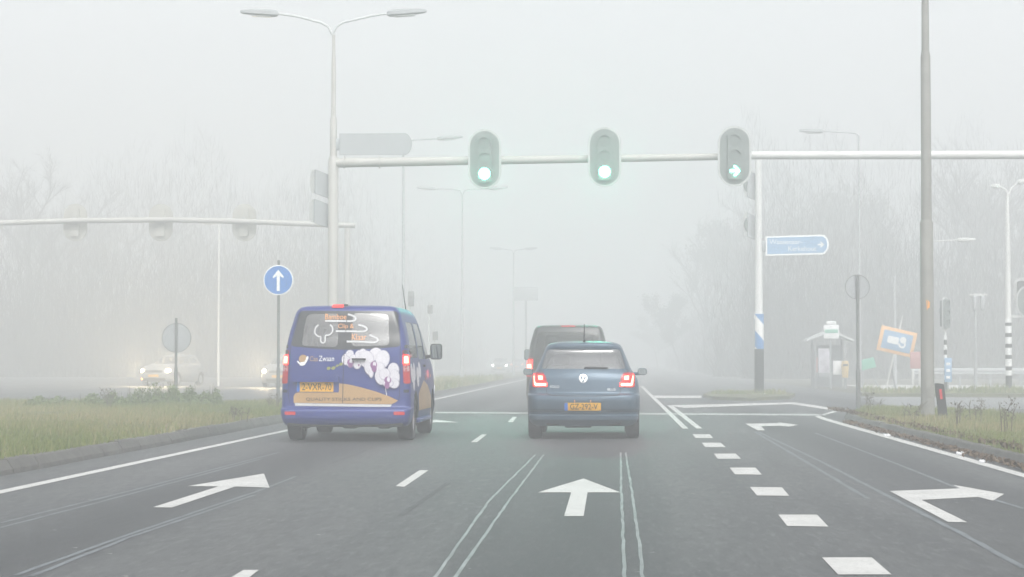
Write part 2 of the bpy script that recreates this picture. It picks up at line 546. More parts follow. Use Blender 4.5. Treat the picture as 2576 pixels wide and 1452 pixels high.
def blue_van(loc, rz):
    root = thing('blue_van', loc, 'deep blue delivery van with white orchids and a gold band on its rear doors', 'van', rz)
    outer = round_poly(V((337, 207), (1208, 210), (1243, 527), (1000, 548), (745, 556), (500, 544), (272, 524)), .05, 3)
    p1 = round_poly(V((402, 236), (685, 228), (690, 532), (362, 520)), .07, 4)
    p2 = round_poly(V((815, 226), (1128, 236), (1146, 516), (808, 524)), .07, 4)
    sw = [round_poly([(.55, 1.20), (1.60, 1.20), (1.60, 1.72), (.72, 1.72)], .06), round_poly([(1.75, 1.18), (2.72, 1.18), (2.72, 1.72), (1.75, 1.72)], .06),
          round_poly([(2.86, 1.18), (3.75, 1.18), (3.30, 1.68), (2.86, 1.70)], .06)]
    bvh = van_body(root, 'van_blue', (outer, [p1, p2]), sw)
    D = lambda n, f, off, m, par=root, g=.07: decal(n, f, bvh, 'rear', off, m, par, g)
    # tail lights
    for s, o in ((-1, 0), (1, 0)):
        X = lambda a: s*a
        box = [(X(.808), 1.305), (X(.888), 1.305), (X(.915), .83), (X(.83), .83)]
        tl = decal('tail_light', f_poly(round_poly(box, .02, 2)), bvh, 'rear', .012, 'red_lens', root)
        D('light_cap', f_poly(round_poly([(X(.818), 1.30), (X(.895), 1.30), (X(.903), 1.25), (X(.822), 1.25)], .01, 2)), .016, 'frit', tl)
        D('lit_lamp', f_poly(round_poly([(X(.818), 1.235), (X(.880), 1.235), (X(.890), 1.10), (X(.822), 1.10)], .015, 2)), .017, 'tail_glow', tl)
        D('lamp_core', f_poly(round_poly([(X(.828), 1.215), (X(.870), 1.215), (X(.878), 1.12), (X(.832), 1.12)], .012, 2)), .021, 'tail_core', tl)
        D('reversing_lens', f_poly(round_poly([(X(.826), 1.085), (X(.890), 1.085), (X(.896), 1.005), (X(.830), 1.005)], .012, 2)), .017, 'pale_lens', tl)
        for z in (.70, 1.335):
            D('pillar_vent', f_poly(rrect(min(X(.83), X(.90)), max(X(.83), X(.90)), z, z+.045, .008, 2)), .006, 'frit')
        D('reflector', f_poly(rrect(min(X(.70), X(.855)), max(X(.70), X(.855)), .385, .432, .012, 2)), .008, 'red_reflector')
    D('high_brake_light', f_poly(rrect(vx(622), vx(730), 1.905, 1.952, .012, 2)), .02, 'brake_dim')
    # seams
    D('door_seam', f_ribbon(V((764, 158), (762, 300), (752, 500), (745, 700), (741, 860), (739, 1028)), .009), .010, 'seam')
    D('door_seam', f_ribbon(V((338, 185), (300, 350), (272, 520), (262, 700), (256, 960), (266, 1020)), .008), .005, 'seam')
    D('door_seam', f_ribbon(V((1208, 190), (1228, 350), (1243, 520), (1243, 700), (1238, 960), (1232, 1000)), .008), .005, 'seam')
    # gold band, white stripe
    gold = V((302, 1022), (300, 965), (318, 940), (350, 928), (690, 928), (704, 850), (780, 858), (900, 885), (1040, 925), (1150, 965), (1226, 1002), (1200, 1020), (1168, 1034))
    D('gold_band', f_poly(gold), .0045, 'gold', root, .035)
    D('white_stripe', f_poly(V((312, 1025), (1172, 1036), (1160, 1060), (316, 1048))), .008, 'decal_white', root, .03)
    D('lettering', f_text('QUALITY STICKS AND CLIPS', vx(412), vx(1082), vz(1008), vz(976)), .0075, 'seam', root, 0)
    # plate with its recess and lid bulge
    D('plate_recess', f_poly(rrect(vx(300), vx(706), vz(930), vz(782), .02, 3)), .0065, 'van_blue')
    hb = MB().prism(rrect(vx(296), vx(704), vz(838), vz(784), .02, 4), 'y', .03, .12); hb.build('tailgate_trim', 'van_blue', root)
    pl = D('number_plate', f_poly(rrect(vx(330), vx(657), vz(924), vz(836), .008, 2)), .012, 'plate_yellow')
    D('plate_band', f_poly(rrect(vx(331), vx(357), vz(923), vz(837), .006, 2)), .015, 'plate_blue', pl)
    D('lettering', f_text('2-VXR-70', vx(378), vx(640), vz(912), vz(850)), .016, 'ink', pl, 0)
    # firm logo
    D('logo_disc', f_poly(ell(vx(384), vz(635), .062, .060, 20)), .0045, 'gold')
    D('logo_leaf', f_ribbon(smooth_path(V((332, 655), (360, 678), (400, 668), (428, 612))), [.02]*6+[.05]*6+[.03]*6+[.012]), .006, 'sign_white')
    D('lettering', f_text('Cas', vx(443), vx(515), vz(655), vz(612)), .0045, 'gold', root, 0)
    D('lettering', f_text('Zwaan', vx(525), vx(660), vz(655), vz(608)), .0045, 'sign_white', root, 0)
    # orchids
    off = [.0050]
    def petal(cx, cy, a, b, r, m='petal'):
        off[0] += .0006
        return f_poly(ell(vx(cx), vz(cy), a/618, b/618, r)), off[0], m
    fl = [[(768, 640, 42, 52, 0), (800, 590, 36, 34, 0), (835, 640, 40, 44, 0), (805, 672, 32, 40, 0)],
          [(885, 600, 40, 42, 20), (915, 580, 34, 36, 0), (865, 690, 34, 36, 10), (900, 640, 40, 34, 0)],
          [(1030, 595, 62, 58, 0), (950, 640, 66, 78, 10), (1090, 640, 62, 82, -10), (970, 720, 40, 62, 20), (1060, 710, 52, 46, 0), (990, 760, 22, 42, 0)],
          [(1185, 730, 52, 62, 0), (1070, 800, 46, 68, 20), (1196, 800, 46, 74, 0), (1110, 770, 50, 54, 0), (1192, 850, 46, 46, 0), (1140, 850, 50, 34, 0)]]
    cent = [(805, 665, 28, 30), (880, 684, 10, 12), (1012, 690, 30, 34), (1136, 822, 31, 32)]
    lips = [(806, 690, 20, 22), (880, 690, 8, 10), (1016, 722, 22, 30), (1130, 866, 22, 34)]
    for k in range(4):
        r0 = None
        for p in fl[k]:
            f, o, m = petal(*p)
            q = D('petal' if r0 else 'orchid', f, o, 'petal_edge', r0 or root); r0 = r0 or q
            f2, o2, m2 = petal(p[0]-2, p[1]-2, p[2]-5, p[3]-5, p[4]); D('petal', f2, o2, m2, r0)
        f, o, m = petal(*cent[k], 0, 'petal' if k == 1 else 'purple'); D('flower_throat', f, o, m, r0)
        f, o, m = petal(cent[k][0]+6, cent[k][1]-6, 14, 24, 0); D('petal', f, o, m, r0)
        f, o, m = petal(*lips[k], 0, 'purple'); D('flower_lip', f, o, m, r0)
    D('flower_stem', f_ribbon(V((1112, 875), (1120, 920), (1126, 956)), .010), .0048, 'petal')
    for (cx, cy, a) in ((612, 718, 17), (655, 716, 18), (690, 694, 12), (722, 680, 16)):
        D('bud', f_poly(ell(vx(cx), vz(cy), a/618, a*.8/618, 30)), .0048, 'bud_green')
    D('flower_stem', f_ribbon(V((600, 722), (660, 712), (735, 675)), .008), .0042, 'bud_green')
    hd = MB().box((vx(882), .06, vz(637)), (.20, .05, .028), None, .010); hd.build('door_handle', 'ink', root)
    # window lettering
    for pts in (V((568, 300), (700, 300), (800, 301), (838, 288), (832, 264), (806, 250), (770, 240)),
                V((668, 390), (800, 391), (905, 394), (941, 380), (934, 358), (905, 344), (865, 334)),
                V((768, 482), (900, 484), (1005, 490), (1041, 476), (1034, 455), (1005, 440), (965, 424))):
        sp = smooth_path(pts)
        D('clip_emblem', f_ribbon(sp, .027), .006, 'decal_white')
    bull = smooth_path(V((511, 333), (484, 365), (484, 410), (515, 437), (535, 440), (538, 480), (556, 494), (576, 480), (578, 430), (610, 424), (638, 395), (636, 355), (614, 333)), 5)
    D('clip_emblem', f_ribbon(bull, .021), .006, 'decal_white')
    D('lettering', f_text('Bamboe', vx(568), vx(758), vz(286), vz(236)), .006, 'orange_text', root, 0)
    D('lettering', f_text('Clip &', vx(687), vx(826), vz(376), vz(324)), .006, 'orange_text', root, 0)
    D('lettering', f_text('Klaar', vx(812), vx(940), vz(470), vz(414)), .006, 'orange_text', root, 0)
    # right flank
    S = lambda n, p, off, m: decal(n, f_poly(p), bvh, 'right', off, m, root)
    for k, (y0, y1) in enumerate(((1.34, 3.50),)):
        S('gold_band', [(y0, .42), (y1, .42), (y1, .60), (2.9, .78), (2.2, .86), (1.5, .72), (y0, .66)], .004, 'gold')
    for k, (y, z, a, b) in enumerate(((.45, .98, .16, .14), (.62, .88, .14, .16), (.80, 1.0, .15, .13), (1.25, .92, .2, .15), (1.6, 1.02, .2, .12))):
        S('orchid', ell(y, z, a, b), .005+.0008*k, 'petal')
    S('side_marker', rrect(2.5, 2.62, .86, .93, .01, 2), .008, 'red_reflector')
    S('side_marker', rrect(3.42, 3.5, .90, .95, .01, 2), .008, 'amber')
    for y in (1.68, 2.80):
        decal('door_seam', f_ribbon([(y, .40), (y, 1.74)], .010), bvh, 'right', .008, 'seam', root)
    MB().box((.953, 2.2, 1.08), (.03, .17, .035), None, .01).build('door_handle', 'ink', root)
    st = MB().box((.90, 2.42, .27), (.12, 2.0, .07), None, .03); st.build('side_step', 'van_blue', root)
    an = MB().tube([(.66, 2.3, 1.90), (.64, 1.9, 2.30)], [.008, .004], 6); an.build('antenna', 'black_plastic', root)
    MB().box((-.02, .335, 1.955), (.06, .04, .03), None, .01).build('washer_nozzle', 'black_plastic', root)
    return root

def dark_van(loc, rz):
    root = thing('dark_van', loc, 'dark grey van driving ahead, mostly hidden by the blue hatchback', 'van', rz)
    outer = round_poly([(-.66, 1.80), (.66, 1.80), (.76, 1.22), (-.76, 1.22)], .08, 4)
    sw = [round_poly([(.5, 1.22), (1.9, 1.22), (1.9, 1.70), (.62, 1.70)], .06), round_poly([(2.1, 1.22), (3.7, 1.22), (3.2, 1.68), (2.1, 1.70)], .06)]
    bvh = van_body(root, 'van_dark', (None, [outer]), sw, glz='tint_glass')
    for s in (-1, 1):
        tl = decal('tail_light', f_poly(round_poly([(s*.76, 1.22), (s*.885, 1.22), (s*.925, .80), (s*.80, .80)], .03, 3)), bvh, 'rear', .012, 'red_lens', root)
        decal('lit_lamp', f_poly(round_poly([(s*.79, 1.17), (s*.885, 1.17), (s*.91, .93), (s*.80, .93)], .02, 2)), bvh, 'rear', .017, 'tail_glow', tl)
        decal('lamp_core', f_poly(round_poly([(s*.81, 1.08), (s*.885, 1.08), (s*.90, .95), (s*.815, .95)], .02, 2)), bvh, 'rear', .021, 'tail_core', tl)
    decal('high_brake_light', f_poly(rrect(-.16, .16, 1.90, 1.93, .01, 2)), bvh, 'rear', .012, 'red_lens', root)
    decal('door_seam', f_ribbon([(-.80, .64), (-.79, 1.2), (-.70, 1.86), (.70, 1.86), (.79, 1.2), (.80, .64), (-.80, .64)], .01), bvh, 'rear', .006, 'seam', root)
    pl = decal('number_plate', f_poly(rrect(-.26, .26, .70, .82, .01, 2)), bvh, 'rear', .012, 'plate_yellow', root)
    return root

# ------------------------------------------------------------------ cars
CAR_LV = [(.19, .16, 3.80, .76), (.22, .13, 3.86, .805), (.29, .055, 3.92, .830), (.345, .045, 3.94, .838), (.365, .085, 3.95, .840), (.405, .075, 3.955, .842),
          (.435, .030, 3.96, .843), (.57, .000, 3.96, .844), (.645, .015, 3.94, .842), (.675, .075, 3.92, .838), (.78, .095, 3.86, .828), (.885, .115, 3.70, .805),
          (.955, .140, 3.30, .765), (1.02, .180, 2.92, .718), (1.10, .245, 2.74, .682), (1.20, .330, 2.54, .644), (1.31, .425, 2.30, .598),
          (1.365, .415, 2.14, .570), (1.405, .42, 1.98, .530), (1.432, .52, 1.80, .43), (1.446, .72, 1.6, .28), (1.452, .95, 1.4, .12)]
def car_body(root, paint, dark=False):
    bm = shell(CAR_LV, rear_bulge=.11, rcx=.20, rcy=.26, taper=.010); lay = bm.faces.layers.int.new('p')
    bvh = BVHTree.FromBMesh(bm)
    g = 'clear_glass'
    cut_region(bm, round_poly([(-.635, 1.035), (.635, 1.035), (.545, 1.325), (-.545, 1.325)], .05, 4), 'rear', 1, lay, 1.2)
    cut_region(bm, round_poly([(-.60, 1.02), (.60, 1.02), (.49, 1.34), (-.49, 1.34)], .06, 4), 'front', 2, lay, 1.9)
    sw = [round_poly([(.62, 1.03), (1.55, .99), (1.55, 1.35), (.86, 1.35)], .05, 3), round_poly([(1.65, .99), (2.72, .99), (2.12, 1.34), (1.65, 1.36)], .05, 3)]
    for i, p in enumerate(sw):
        for sd, o in (('right', 10), ('left', 20)): cut_region(bm, p, sd, o+i, lay)
    arches(bm, lay, (.62, 3.09), .31, .345)
    take(bm, 0, lay, 'body', paint, root)
    lining(bm, lay, root)
    take(bm, 1, lay, 'rear_window', g, root, .004); take(bm, 2, lay, 'windscreen', g, root, .004)
    for i in (10, 11, 20, 21): take(bm, i, lay, 'side_window', g, root, .004)
    u = MB().box((0, 1.95, .33), (1.2, 3.5, .24), None, .04)
    u.box((0, .26, .235), (1.1, .2, .075), None, .02)
    u.box((-.08, .35, .20), (.4, .3, .07), None, .02)
    u.build('underbody', 'underside', root)
    for y in (.62, 3.09):
        wheel(root, .725, y, .305, .20, 1); wheel(root, -.725, y, .305, .20, -1)
    bm.free()
    return bvh
def px_(c): return (c-762)/709
def pz_(c): return (1345-c)/709
def PL(*p): return [(px_(a), pz_(b)) for a, b in p]

def blue_hatchback(loc, rz):
    root = thing('blue_hatchback', loc, 'metallic blue hatchback with lit brake lights and a yellow plate', 'car', rz)
    bvh = car_body(root, 'car_blue')
    D = lambda n, f, off, m, par=root, g=.06: decal(n, f, bvh, 'rear', off, m, par, g)
    for s in (-1, 1):
        def Q(*p): return [((px_(a) if s < 0 else -px_(a)), pz_(b)) for a, b in p]
        tl = D('tail_light', f_poly(round_poly(Q((228, 664), (262, 652), (342, 655), (368, 690), (390, 800), (228, 804)), .02, 3)), .010, 'red_lens')
        lit = merge(f_poly(Q((241, 672), (259, 672), (262, 738), (276, 757), (382, 757), (382, 796), (262, 798), (246, 784))), f_poly(Q((285, 682), (340, 682), (343, 733), (287, 733))))
        lp = D('lit_lamp', lit, .014, 'tail_glow', tl)
        D('lamp_core', merge(f_poly(Q((246, 690), (255, 690), (258, 745), (272, 766), (372, 766), (372, 788), (266, 790), (252, 778))), f_poly(Q((292, 689), (333, 689), (335, 726), (294, 726)))), .018, 'tail_core', tl)
    # seams and creases
    D('hatch_seam', f_ribbon(PL((306, 612), (296, 650)), .008), .004, 'seam')
    D('hatch_seam', f_ribbon(PL((1214, 612), (1226, 655)), .008), .004, 'seam')
    D('hatch_seam', f_ribbon(smooth_path(PL((372, 806), (378, 850), (405, 884), (560, 893), (760, 895), (970, 893), (1115, 886), (1146, 855), (1152, 810))), .010), .004, 'seam')
    D('number_plate_recess', f_poly(round_poly(PL((540, 950), (972, 950), (965, 1052), (548, 1052)), .02, 3)), .004, 'car_blue')
    pl = D('number_plate', f_poly(rrect(px_(565), px_(945), pz_(1040), pz_(962), .008, 2)), .012, 'plate_yellow')
    D('plate_band', f_poly(rrect(px_(566), px_(600), pz_(1039), pz_(963), .006, 2)), .015, 'plate_blue', pl)
    D('lettering', f_text('GZ-292-V', px_(625), px_(910), pz_(1030), pz_(972)), .016, 'ink', pl, 0)
    for c in (672, 839):
        MB().box((px_(c), -.014, pz_(948)), (.012, .02, .035), None, .003).build('plate_lamp', 'orange_text', root)
    # emblem: ring with V over W
    cx, cz, r = px_(760), pz_(713), .060
    e = D('emblem', f_poly(ell(cx, cz, r, r, 0, 28)), .006, 'car_blue')
    ringf = f_ribbon(ell(cx, cz, r*.93, r*.93, 0, 30)+[ell(cx, cz, r*.93, r*.93, 0, 30)[0]], .010)
    def ep(*q): return [(cx+a*r, cz+b*r) for a, b in q]
    strokes = [f_ribbon(ep((-.36, .86), (0, .10)), .013), f_ribbon(ep((.36, .86), (0, .10)), .013),
               f_ribbon(ep((-.80, .42), (-.40, -.72)), .013), f_ribbon(ep((-.40, -.72), (0, .02)), .013), f_ribbon(ep((0, .02), (.40, -.72)), .013), f_ribbon(ep((.40, -.72), (.80, .42)), .013)]
    D('emblem_ring', ringf, .010, 'chrome', e, 0)
    for k, sfl in enumerate(strokes): D('emblem_bar', sfl, .011+.0006*k, 'chrome', e, 0)
    D('lettering', f_text('POLO', px_(414), px_(510), pz_(812), pz_(784)), .006, 'chrome', root, 0)
    D('lettering', f_text('BLUE', px_(1014), px_(1100), pz_(838), pz_(814)), .006, 'chrome', root, 0)
    # wiper, spoiler lamp, antenna
    MB().tube([(0.02, .17, 1.04), (.02, .19, 1.055), (.36, .20, 1.05)], .014, 8).build('wiper', 'black_plastic', root)
    MB().tube([(.008, .62, 1.44), (.008, .56, 1.47), (.010, .40, 1.70)], [.022, .012, .005], 8).build('antenna', 'black_plastic', root)
    for s in (-1, 1): mirror(root, s*.90, 2.30, .985, .15, .11, s, 'car_blue', .12)
    seats(root, (2.05,), .575, (-.36, .36), 'cabin_light'); seats(root, (1.05,), .40, (-.42, .42), 'cabin_light')
    MB().box((0, 2.62, .90), (1.25, .35, .2), None, .05).build('dashboard', 'cabin', root)
    return root

def facing_car(name, loc, rz, label, paint, lamp, group=None, amber=False):
    "a car coming towards the camera: its front is at local y = 3.96"
    root = thing(name, loc, label, 'car', rz, group)
    bvh = car_body(root, paint)
    for s in (-1, 1):
        hl = decal('headlight', f_poly(round_poly([(s*.50, .78), (s*.76, .80), (s*.77, .64), (s*.52, .62)], .03, 3)), bvh, 'front', .01, 'chrome', root)
        decal('lit_lamp', f_poly(ell(s*.645, .705, .10, .085)), bvh, 'front', .016, lamp, hl)
    decal('grille', f_poly(rrect(-.42, .42, .62, .72, .02, 3)), bvh, 'front', .008, 'black_plastic', root)
    decal('air_intake', f_poly(rrect(-.55, .55, .26, .38, .03, 3)), bvh, 'front', .008, 'black_plastic', root)
    pl = decal('number_plate', f_poly(rrect(-.26, .26, .42, .53, .01, 2)), bvh, 'front', .012, 'plate_yellow', root)
    if amber: decal('fog_light', f_poly(ell(.64, .33, .05, .04)), bvh, 'front', .012, 'marker_amber', root)
    for s in (-1, 1): mirror(root, s*.90, 2.30, .985, .15, .11, s, paint, .12)
    seats(root, (2.05,), .575, (-.36, .36))
    return root

# ================================================================== SETTING
def road_material():
    m = bpy.data.materials.new('asphalt'); m.use_nodes = True
    nt = m.node_tree; b = nt.nodes['Principled BSDF']; N = nt.nodes.new; L = nt.links.new
    b.inputs['Roughness'].default_value = .62; b.inputs['Specular IOR Level'].default_value = .35
    tc = N('ShaderNodeTexCoord')
    def noise(scale, stretch, detail=4, rough=.5):
        mp = N('ShaderNodeMapping'); mp.inputs['Scale'].default_value = stretch
        n = N('ShaderNodeTexNoise'); n.inputs['Scale'].default_value = scale; n.inputs['Detail'].default_value = detail; n.inputs['Roughness'].default_value = rough
        L(tc.outputs['Object'], mp.inputs['Vector']); L(mp.outputs[0], n.inputs['Vector']); return n.outputs['Fac']
    def mix(fac, a, c, t='MIX'):
        x = N('ShaderNodeMix'); x.data_type = 'RGBA'; x.blend_type = t
        for s, v in ((0, fac), (6, a), (7, c)):
            if hasattr(v, 'is_output'): L(v, x.inputs[s])
            elif s == 0: x.inputs[s].default_value = v
            else: x.inputs[s].default_value = (*v, 1)
        return x.outputs[2]
    def ramp(f, p0, p1, c0=0., c1=1.):
        r = N('ShaderNodeMapRange'); r.inputs[1].default_value = p0; r.inputs[2].default_value = p1; r.inputs[3].default_value = c0; r.inputs[4].default_value = c1
        L(f, r.inputs[0]); return r.outputs[0]
    base = mix(ramp(noise(.35, (1, .10, 1)), .35, .65), ASPH_DARK, ASPH_LIGHT)
    base = mix(ramp(noise(2.2, (1, .07, 1), 5), .4, .75, 0, .75), base, ASPH_WORN)
    base = mix(ramp(noise(14, (1, .16, 1), 5, .65), .46, .68, 0, .7), base, (.048, .052, .054))
    base = mix(ramp(noise(19, (1, .14, 1), 5, .65), .52, .72, 0, .65), base, (.16, .165, .166))
    # lane centres are stained, wheel tracks polished: one period per lane of 3.38 m
    sx = N('ShaderNodeSeparateXYZ'); L(tc.outputs['Object'], sx.inputs[0])
    w = N('ShaderNodeMath'); w.operation = 'MULTIPLY_ADD'; w.inputs[1].default_value = 2*math.pi/3.38; w.inputs[2].default_value = 2*math.pi*(.30/3.38)
    L(sx.outputs['X'], w.inputs[0])
    c = N('ShaderNodeMath'); c.operation = 'COSINE'; L(w.outputs[0], c.inputs[0])
    st = N('ShaderNodeMath'); st.operation = 'MULTIPLY'; L(ramp(c.outputs[0], .1, 1), st.inputs[0]); L(ramp(noise(.5, (1, .12, 1)), .3, .6, .35, .95), st.inputs[1])
    base = mix(st.outputs[0], base, ASPH_STAIN)
    sp = ramp(noise(90, (1, .5, 1), 2, .7), .62, .80, 0, .5)
    base = mix(sp, base, ASPH_CHIP)
    sp2 = ramp(noise(55, (1, .5, 1), 2, .7), .62, .80, 0, .5)
    base = mix(sp2, base, (.05, .052, .055))
    L(base, b.inputs['Base Color'])
    bp = N('ShaderNodeBump'); bp.inputs['Strength'].default_value = .35; bp.inputs['Distance'].default_value = .01
    L(noise(120, (1, 1, 1), 2), bp.inputs['Height']); L(bp.outputs[0], b.inputs['Normal'])
    M['asphalt'] = m
ASPH_DARK, ASPH_LIGHT, ASPH_WORN, ASPH_STAIN, ASPH_CHIP = (.060, .064, .067), (.086, .091, .093), (.112, .116, .117), (.040, .043, .046), (.22, .22, .22)
road_material()
def marking_material():
    m = mat('road_paint', (.51, .51, .495), .6, var=.10, scale=1.5)
    nt = m.node_tree; b = nt.nodes['Principled BSDF']
    src = b.inputs['Base Color'].links[0].from_socket
    tc = nt.nodes.new('ShaderNodeTexCoord'); n = nt.nodes.new('ShaderNodeTexNoise'); n.inputs['Scale'].default_value = 26; n.inputs['Detail'].default_value = 6; n.inputs['Roughness'].default_value = .7
    mp = nt.nodes.new('ShaderNodeMapping'); mp.inputs['Scale'].default_value = (1, .35, 1)
    nt.links.new(tc.outputs['Object'], mp.inputs[0]); nt.links.new(mp.outputs[0], n.inputs['Vector'])
    r = nt.nodes.new('ShaderNodeMapRange'); r.inputs[1].default_value = .50; r.inputs[2].default_value = .74; r.inputs[4].default_value = .75
    nt.links.new(n.outputs['Fac'], r.inputs[0])
    x = nt.nodes.new('ShaderNodeMix'); x.data_type = 'RGBA'; nt.links.new(r.outputs[0], x.inputs[0]); nt.links.new(src, x.inputs[6]); x.inputs[7].default_value = (.33, .335, .33, 1)
    nt.links.new(x.outputs[2], b.inputs['Base Color'])
marking_material()
mat('worn_paint', (.34, .345, .34), .7, var=.25, scale=3)
mat('loop_sealant', (.185, .200, .205), .5, var=.35, scale=2.5)
mat('old_sealant', (.125, .142, .155), .6, var=.25, scale=2.5)
mat('path_asphalt', (.20, .21, .215), .8, var=.14, scale=.6)

struct('ground', MB().add([(-380, -80, 0), (380, -80, 0), (380, 700, 0), (-380, 700, 0)], [(0, 1, 2, 3)]), 'soil', smooth=False)
rd = MB()
rd.add([(-70, -30, .004), (70, -30, .004), (70, 66, .004), (-70, 66, .004)], [(0, 1, 2, 3)])
rd.add([(-70, 66, .004), (8.6, 66, .004), (8.6, 690, .004), (-70, 690, .004)], [(0, 1, 2, 3)])
struct('road', rd, 'asphalt', smooth=False)

def sheet(name, quads, z, m):
    b = MB()
    for q in quads: b.add([(p[0], p[1], z) for p in q], [tuple(range(len(q)))])
    o = b.build(name, m, smooth=False); o['kind'] = 'structure'
    # face up
    bm = bmesh.new(); bm.from_mesh(o.data)
    for f in bm.faces:
        if f.normal.z < 0: f.normal_flip()
    bm.to_mesh(o.data); bm.free()
    return o
def gp(*pts): return [tuple(gr(*p))[:2] for p in pts]
def q7(x, y): return (x/1.258/1.59, (1550+y/1.258)/1.59)
def q8(x, y): return ((2048+x/1.258)/1.59, (1550+y/1.258)/1.59)
def q9(x, y): return ((2400+x/2.342)/1.59, (1400+y/2.342)/1.59)
ZP = .008
# edge line left, with its bend at the mast, and beyond the crossing
a, b = gr(0, 1240), gr(712, 1086); dx = (b.x-a.x)/(b.y-a.y)
def lx(y): return a.x+dx*(y-a.y)
sheet('road_marking', [[(lx(-5)-.07, -5), (lx(-5)+.07, -5), (lx(46)+.07, 46), (lx(46)-.07, 46)], [(-5.35, 62), (-5.17, 62), (-5.17, 380), (-5.35, 380)]], ZP, 'road_paint')
# dashes between the two straight-on lanes
dash = [[(995, 1225), (1055, 1185), (1078, 1185), (1017, 1227)], [(1184, 1114), (1212, 1094), (1225, 1094), (1200, 1114)], [(1277, 1063), (1290, 1050), (1300, 1050), (1290, 1063)], [(575, 1460), (612, 1437.5), (651, 1437.5), (622, 1460)]]
sheet('road_marking', [gp(*d) for d in dash]+[[(-2.02, 62+12*k), (-1.87, 62+12*k), (-1.87, 65+12*k), (-2.02, 65+12*k)] for k in range(12)], ZP, 'road_paint')
# block marking in front of the turning lane
blk = [[(1560, 862), (1810, 862), (1910, 948), (1640, 948)], [(1340, 645), (1535, 645), (1592, 706), (1385, 703)], [(1197, 505), (1358, 507), (1395, 550), (1232, 548)],
       [(1095, 407), (1225, 407), (1258, 443), (1122, 441)], [(1015, 336), (1125, 336), (1152, 362), (1035, 362)], [(955, 281), (1050, 281), (1074, 303), (972, 303)], [(908, 238), (995, 238), (1012, 257), (923, 257)]]
sheet('road_marking', [gp(*[q8(*p) for p in bl]) for bl in blk], ZP, 'road_paint')
# arrows
sheet('lane_arrow', [gp((664, 1193.5), (678, 1229), (592, 1226), (432, 1279.5), (385, 1278.5), (549, 1226), (472, 1225))], ZP, 'road_paint')
sheet('lane_arrow', [gp((1468, 1206), (1353, 1241), (1437, 1241), (1419, 1301), (1468, 1301), (1478, 1241), (1561, 1241))], ZP, 'road_paint')
sheet('lane_arrow', [gp((2385, 1316), (2238, 1237.5), (2416, 1231), (2396, 1221.5), (2526, 1245), (2498, 1262), (2461, 1252.5), (2318, 1260), (2433, 1316.5))], ZP, 'road_paint')
sheet('lane_arrow', [gp((1906, 1084), (1875, 1067), (1962, 1065.5), (1955, 1063), (2008, 1070), (1985, 1074.5), (1962, 1072.5), (1915, 1073.5), (1924, 1084))], ZP, 'road_paint')
sheet('lane_arrow', [[(-3.4, 42), (-2.82, 40.2), (-3.3, 40.2), (-3.3, 37), (-3.5, 37), (-3.5, 40.2), (-3.98, 40.2)]], ZP, 'road_paint')
# stop line, double line and the corner lines of the turning lane
sheet('stop_line', [gp((1095, 1037), (2062, 1042.5), (2080, 1047), (1095, 1040.5))], ZP, 'worn_paint')
sheet('road_marking', [gp((1717, 1080), (1732, 1080), (1618, 972), (1610, 972)), gp((1752, 1080), (1767, 1080), (1692, 1021), (1678, 1021))], ZP+.003, 'road_paint')
sheet('road_marking', [gp((1678, 1020.5), (1720, 1027), (1990, 1017.5), (2000, 1013)), gp((1990, 1017.5), (2100, 1034), (2110, 1030), (2000, 1013)), gp((1634, 996), (1642, 1002), (1765, 1002), (1765, 996))], ZP, 'road_paint')
# edge line right, swinging round the corner of the verge
sheet('road_marking', [gp((2576+260, 1280), (2576, 1203), (2068, 1057), (2050, 1049), (2064, 1048), (2088, 1056), (2576, 1193), (2576+260, 1268)), gp((2050, 1049), (2064, 1048), (2108, 1036), (2096, 1035))], ZP, 'road_paint')
# cut and resealed detector loops and cable slots
def loops(lines, w, m, wob=.005):
    b = MB()
    for ln in lines:
        P = []
        g = [gr(*p) for p in ln]
        for i in range(len(g)-1):
            n = max(3, int((g[i+1]-g[i]).length/.35))
            for k in range(n): P.append(g[i].lerp(g[i+1], k/n))
        P.append(g[-1])
        P = [(p.x+random.gauss(0, wob)*.5, p.y) for p in P]
        ww = [w*random.uniform(.85, 1.15) for _ in P]
        v, f = f_ribbon(P, ww); b.add([(x, y, .0065) for x, y in v], f)
    o = b.build('loop_cut', m, smooth=False); o['kind'] = 'structure'
    bm = bmesh.new(); bm.from_mesh(o.data)
    for f in bm.faces:
        f.normal_update()
        if f.normal.z < 0: f.normal_flip()
    bm.to_mesh(o.data); bm.free()
loops([[(1347, 1145), (1230, 1262), (1090, 1462)], [(1368, 1145), (1280, 1262), (1140, 1462)]], .021, 'loop_sealant')
loops([[(1561, 1140), (1563, 1240), (1567, 1340), (1571, 1462)], [(1574, 1140), (1588, 1230), (1604, 1340), (1619, 1462)]], .021, 'loop_sealant')
loops([[(700, 1140), (330, 1236), (0, 1318)], [(660, 1155), (330, 1244), (0, 1330)]], .035, 'old_sealant')
loops([[(745, 1200), (640, 1240), (320, 1348), (40, 1450)], [(640, 1247), (320, 1356), (80, 1452)]], .035, 'old_sealant')
loops([[(1900, 1088), (2005, 1150), (2185, 1257)], [(1908, 1088), (2060, 1160), (2250, 1258), (2420, 1345), (2576, 1432)], [(2050, 1090), (2250, 1166), (2400, 1226), (2576, 1282)]], .045, 'old_sealant')

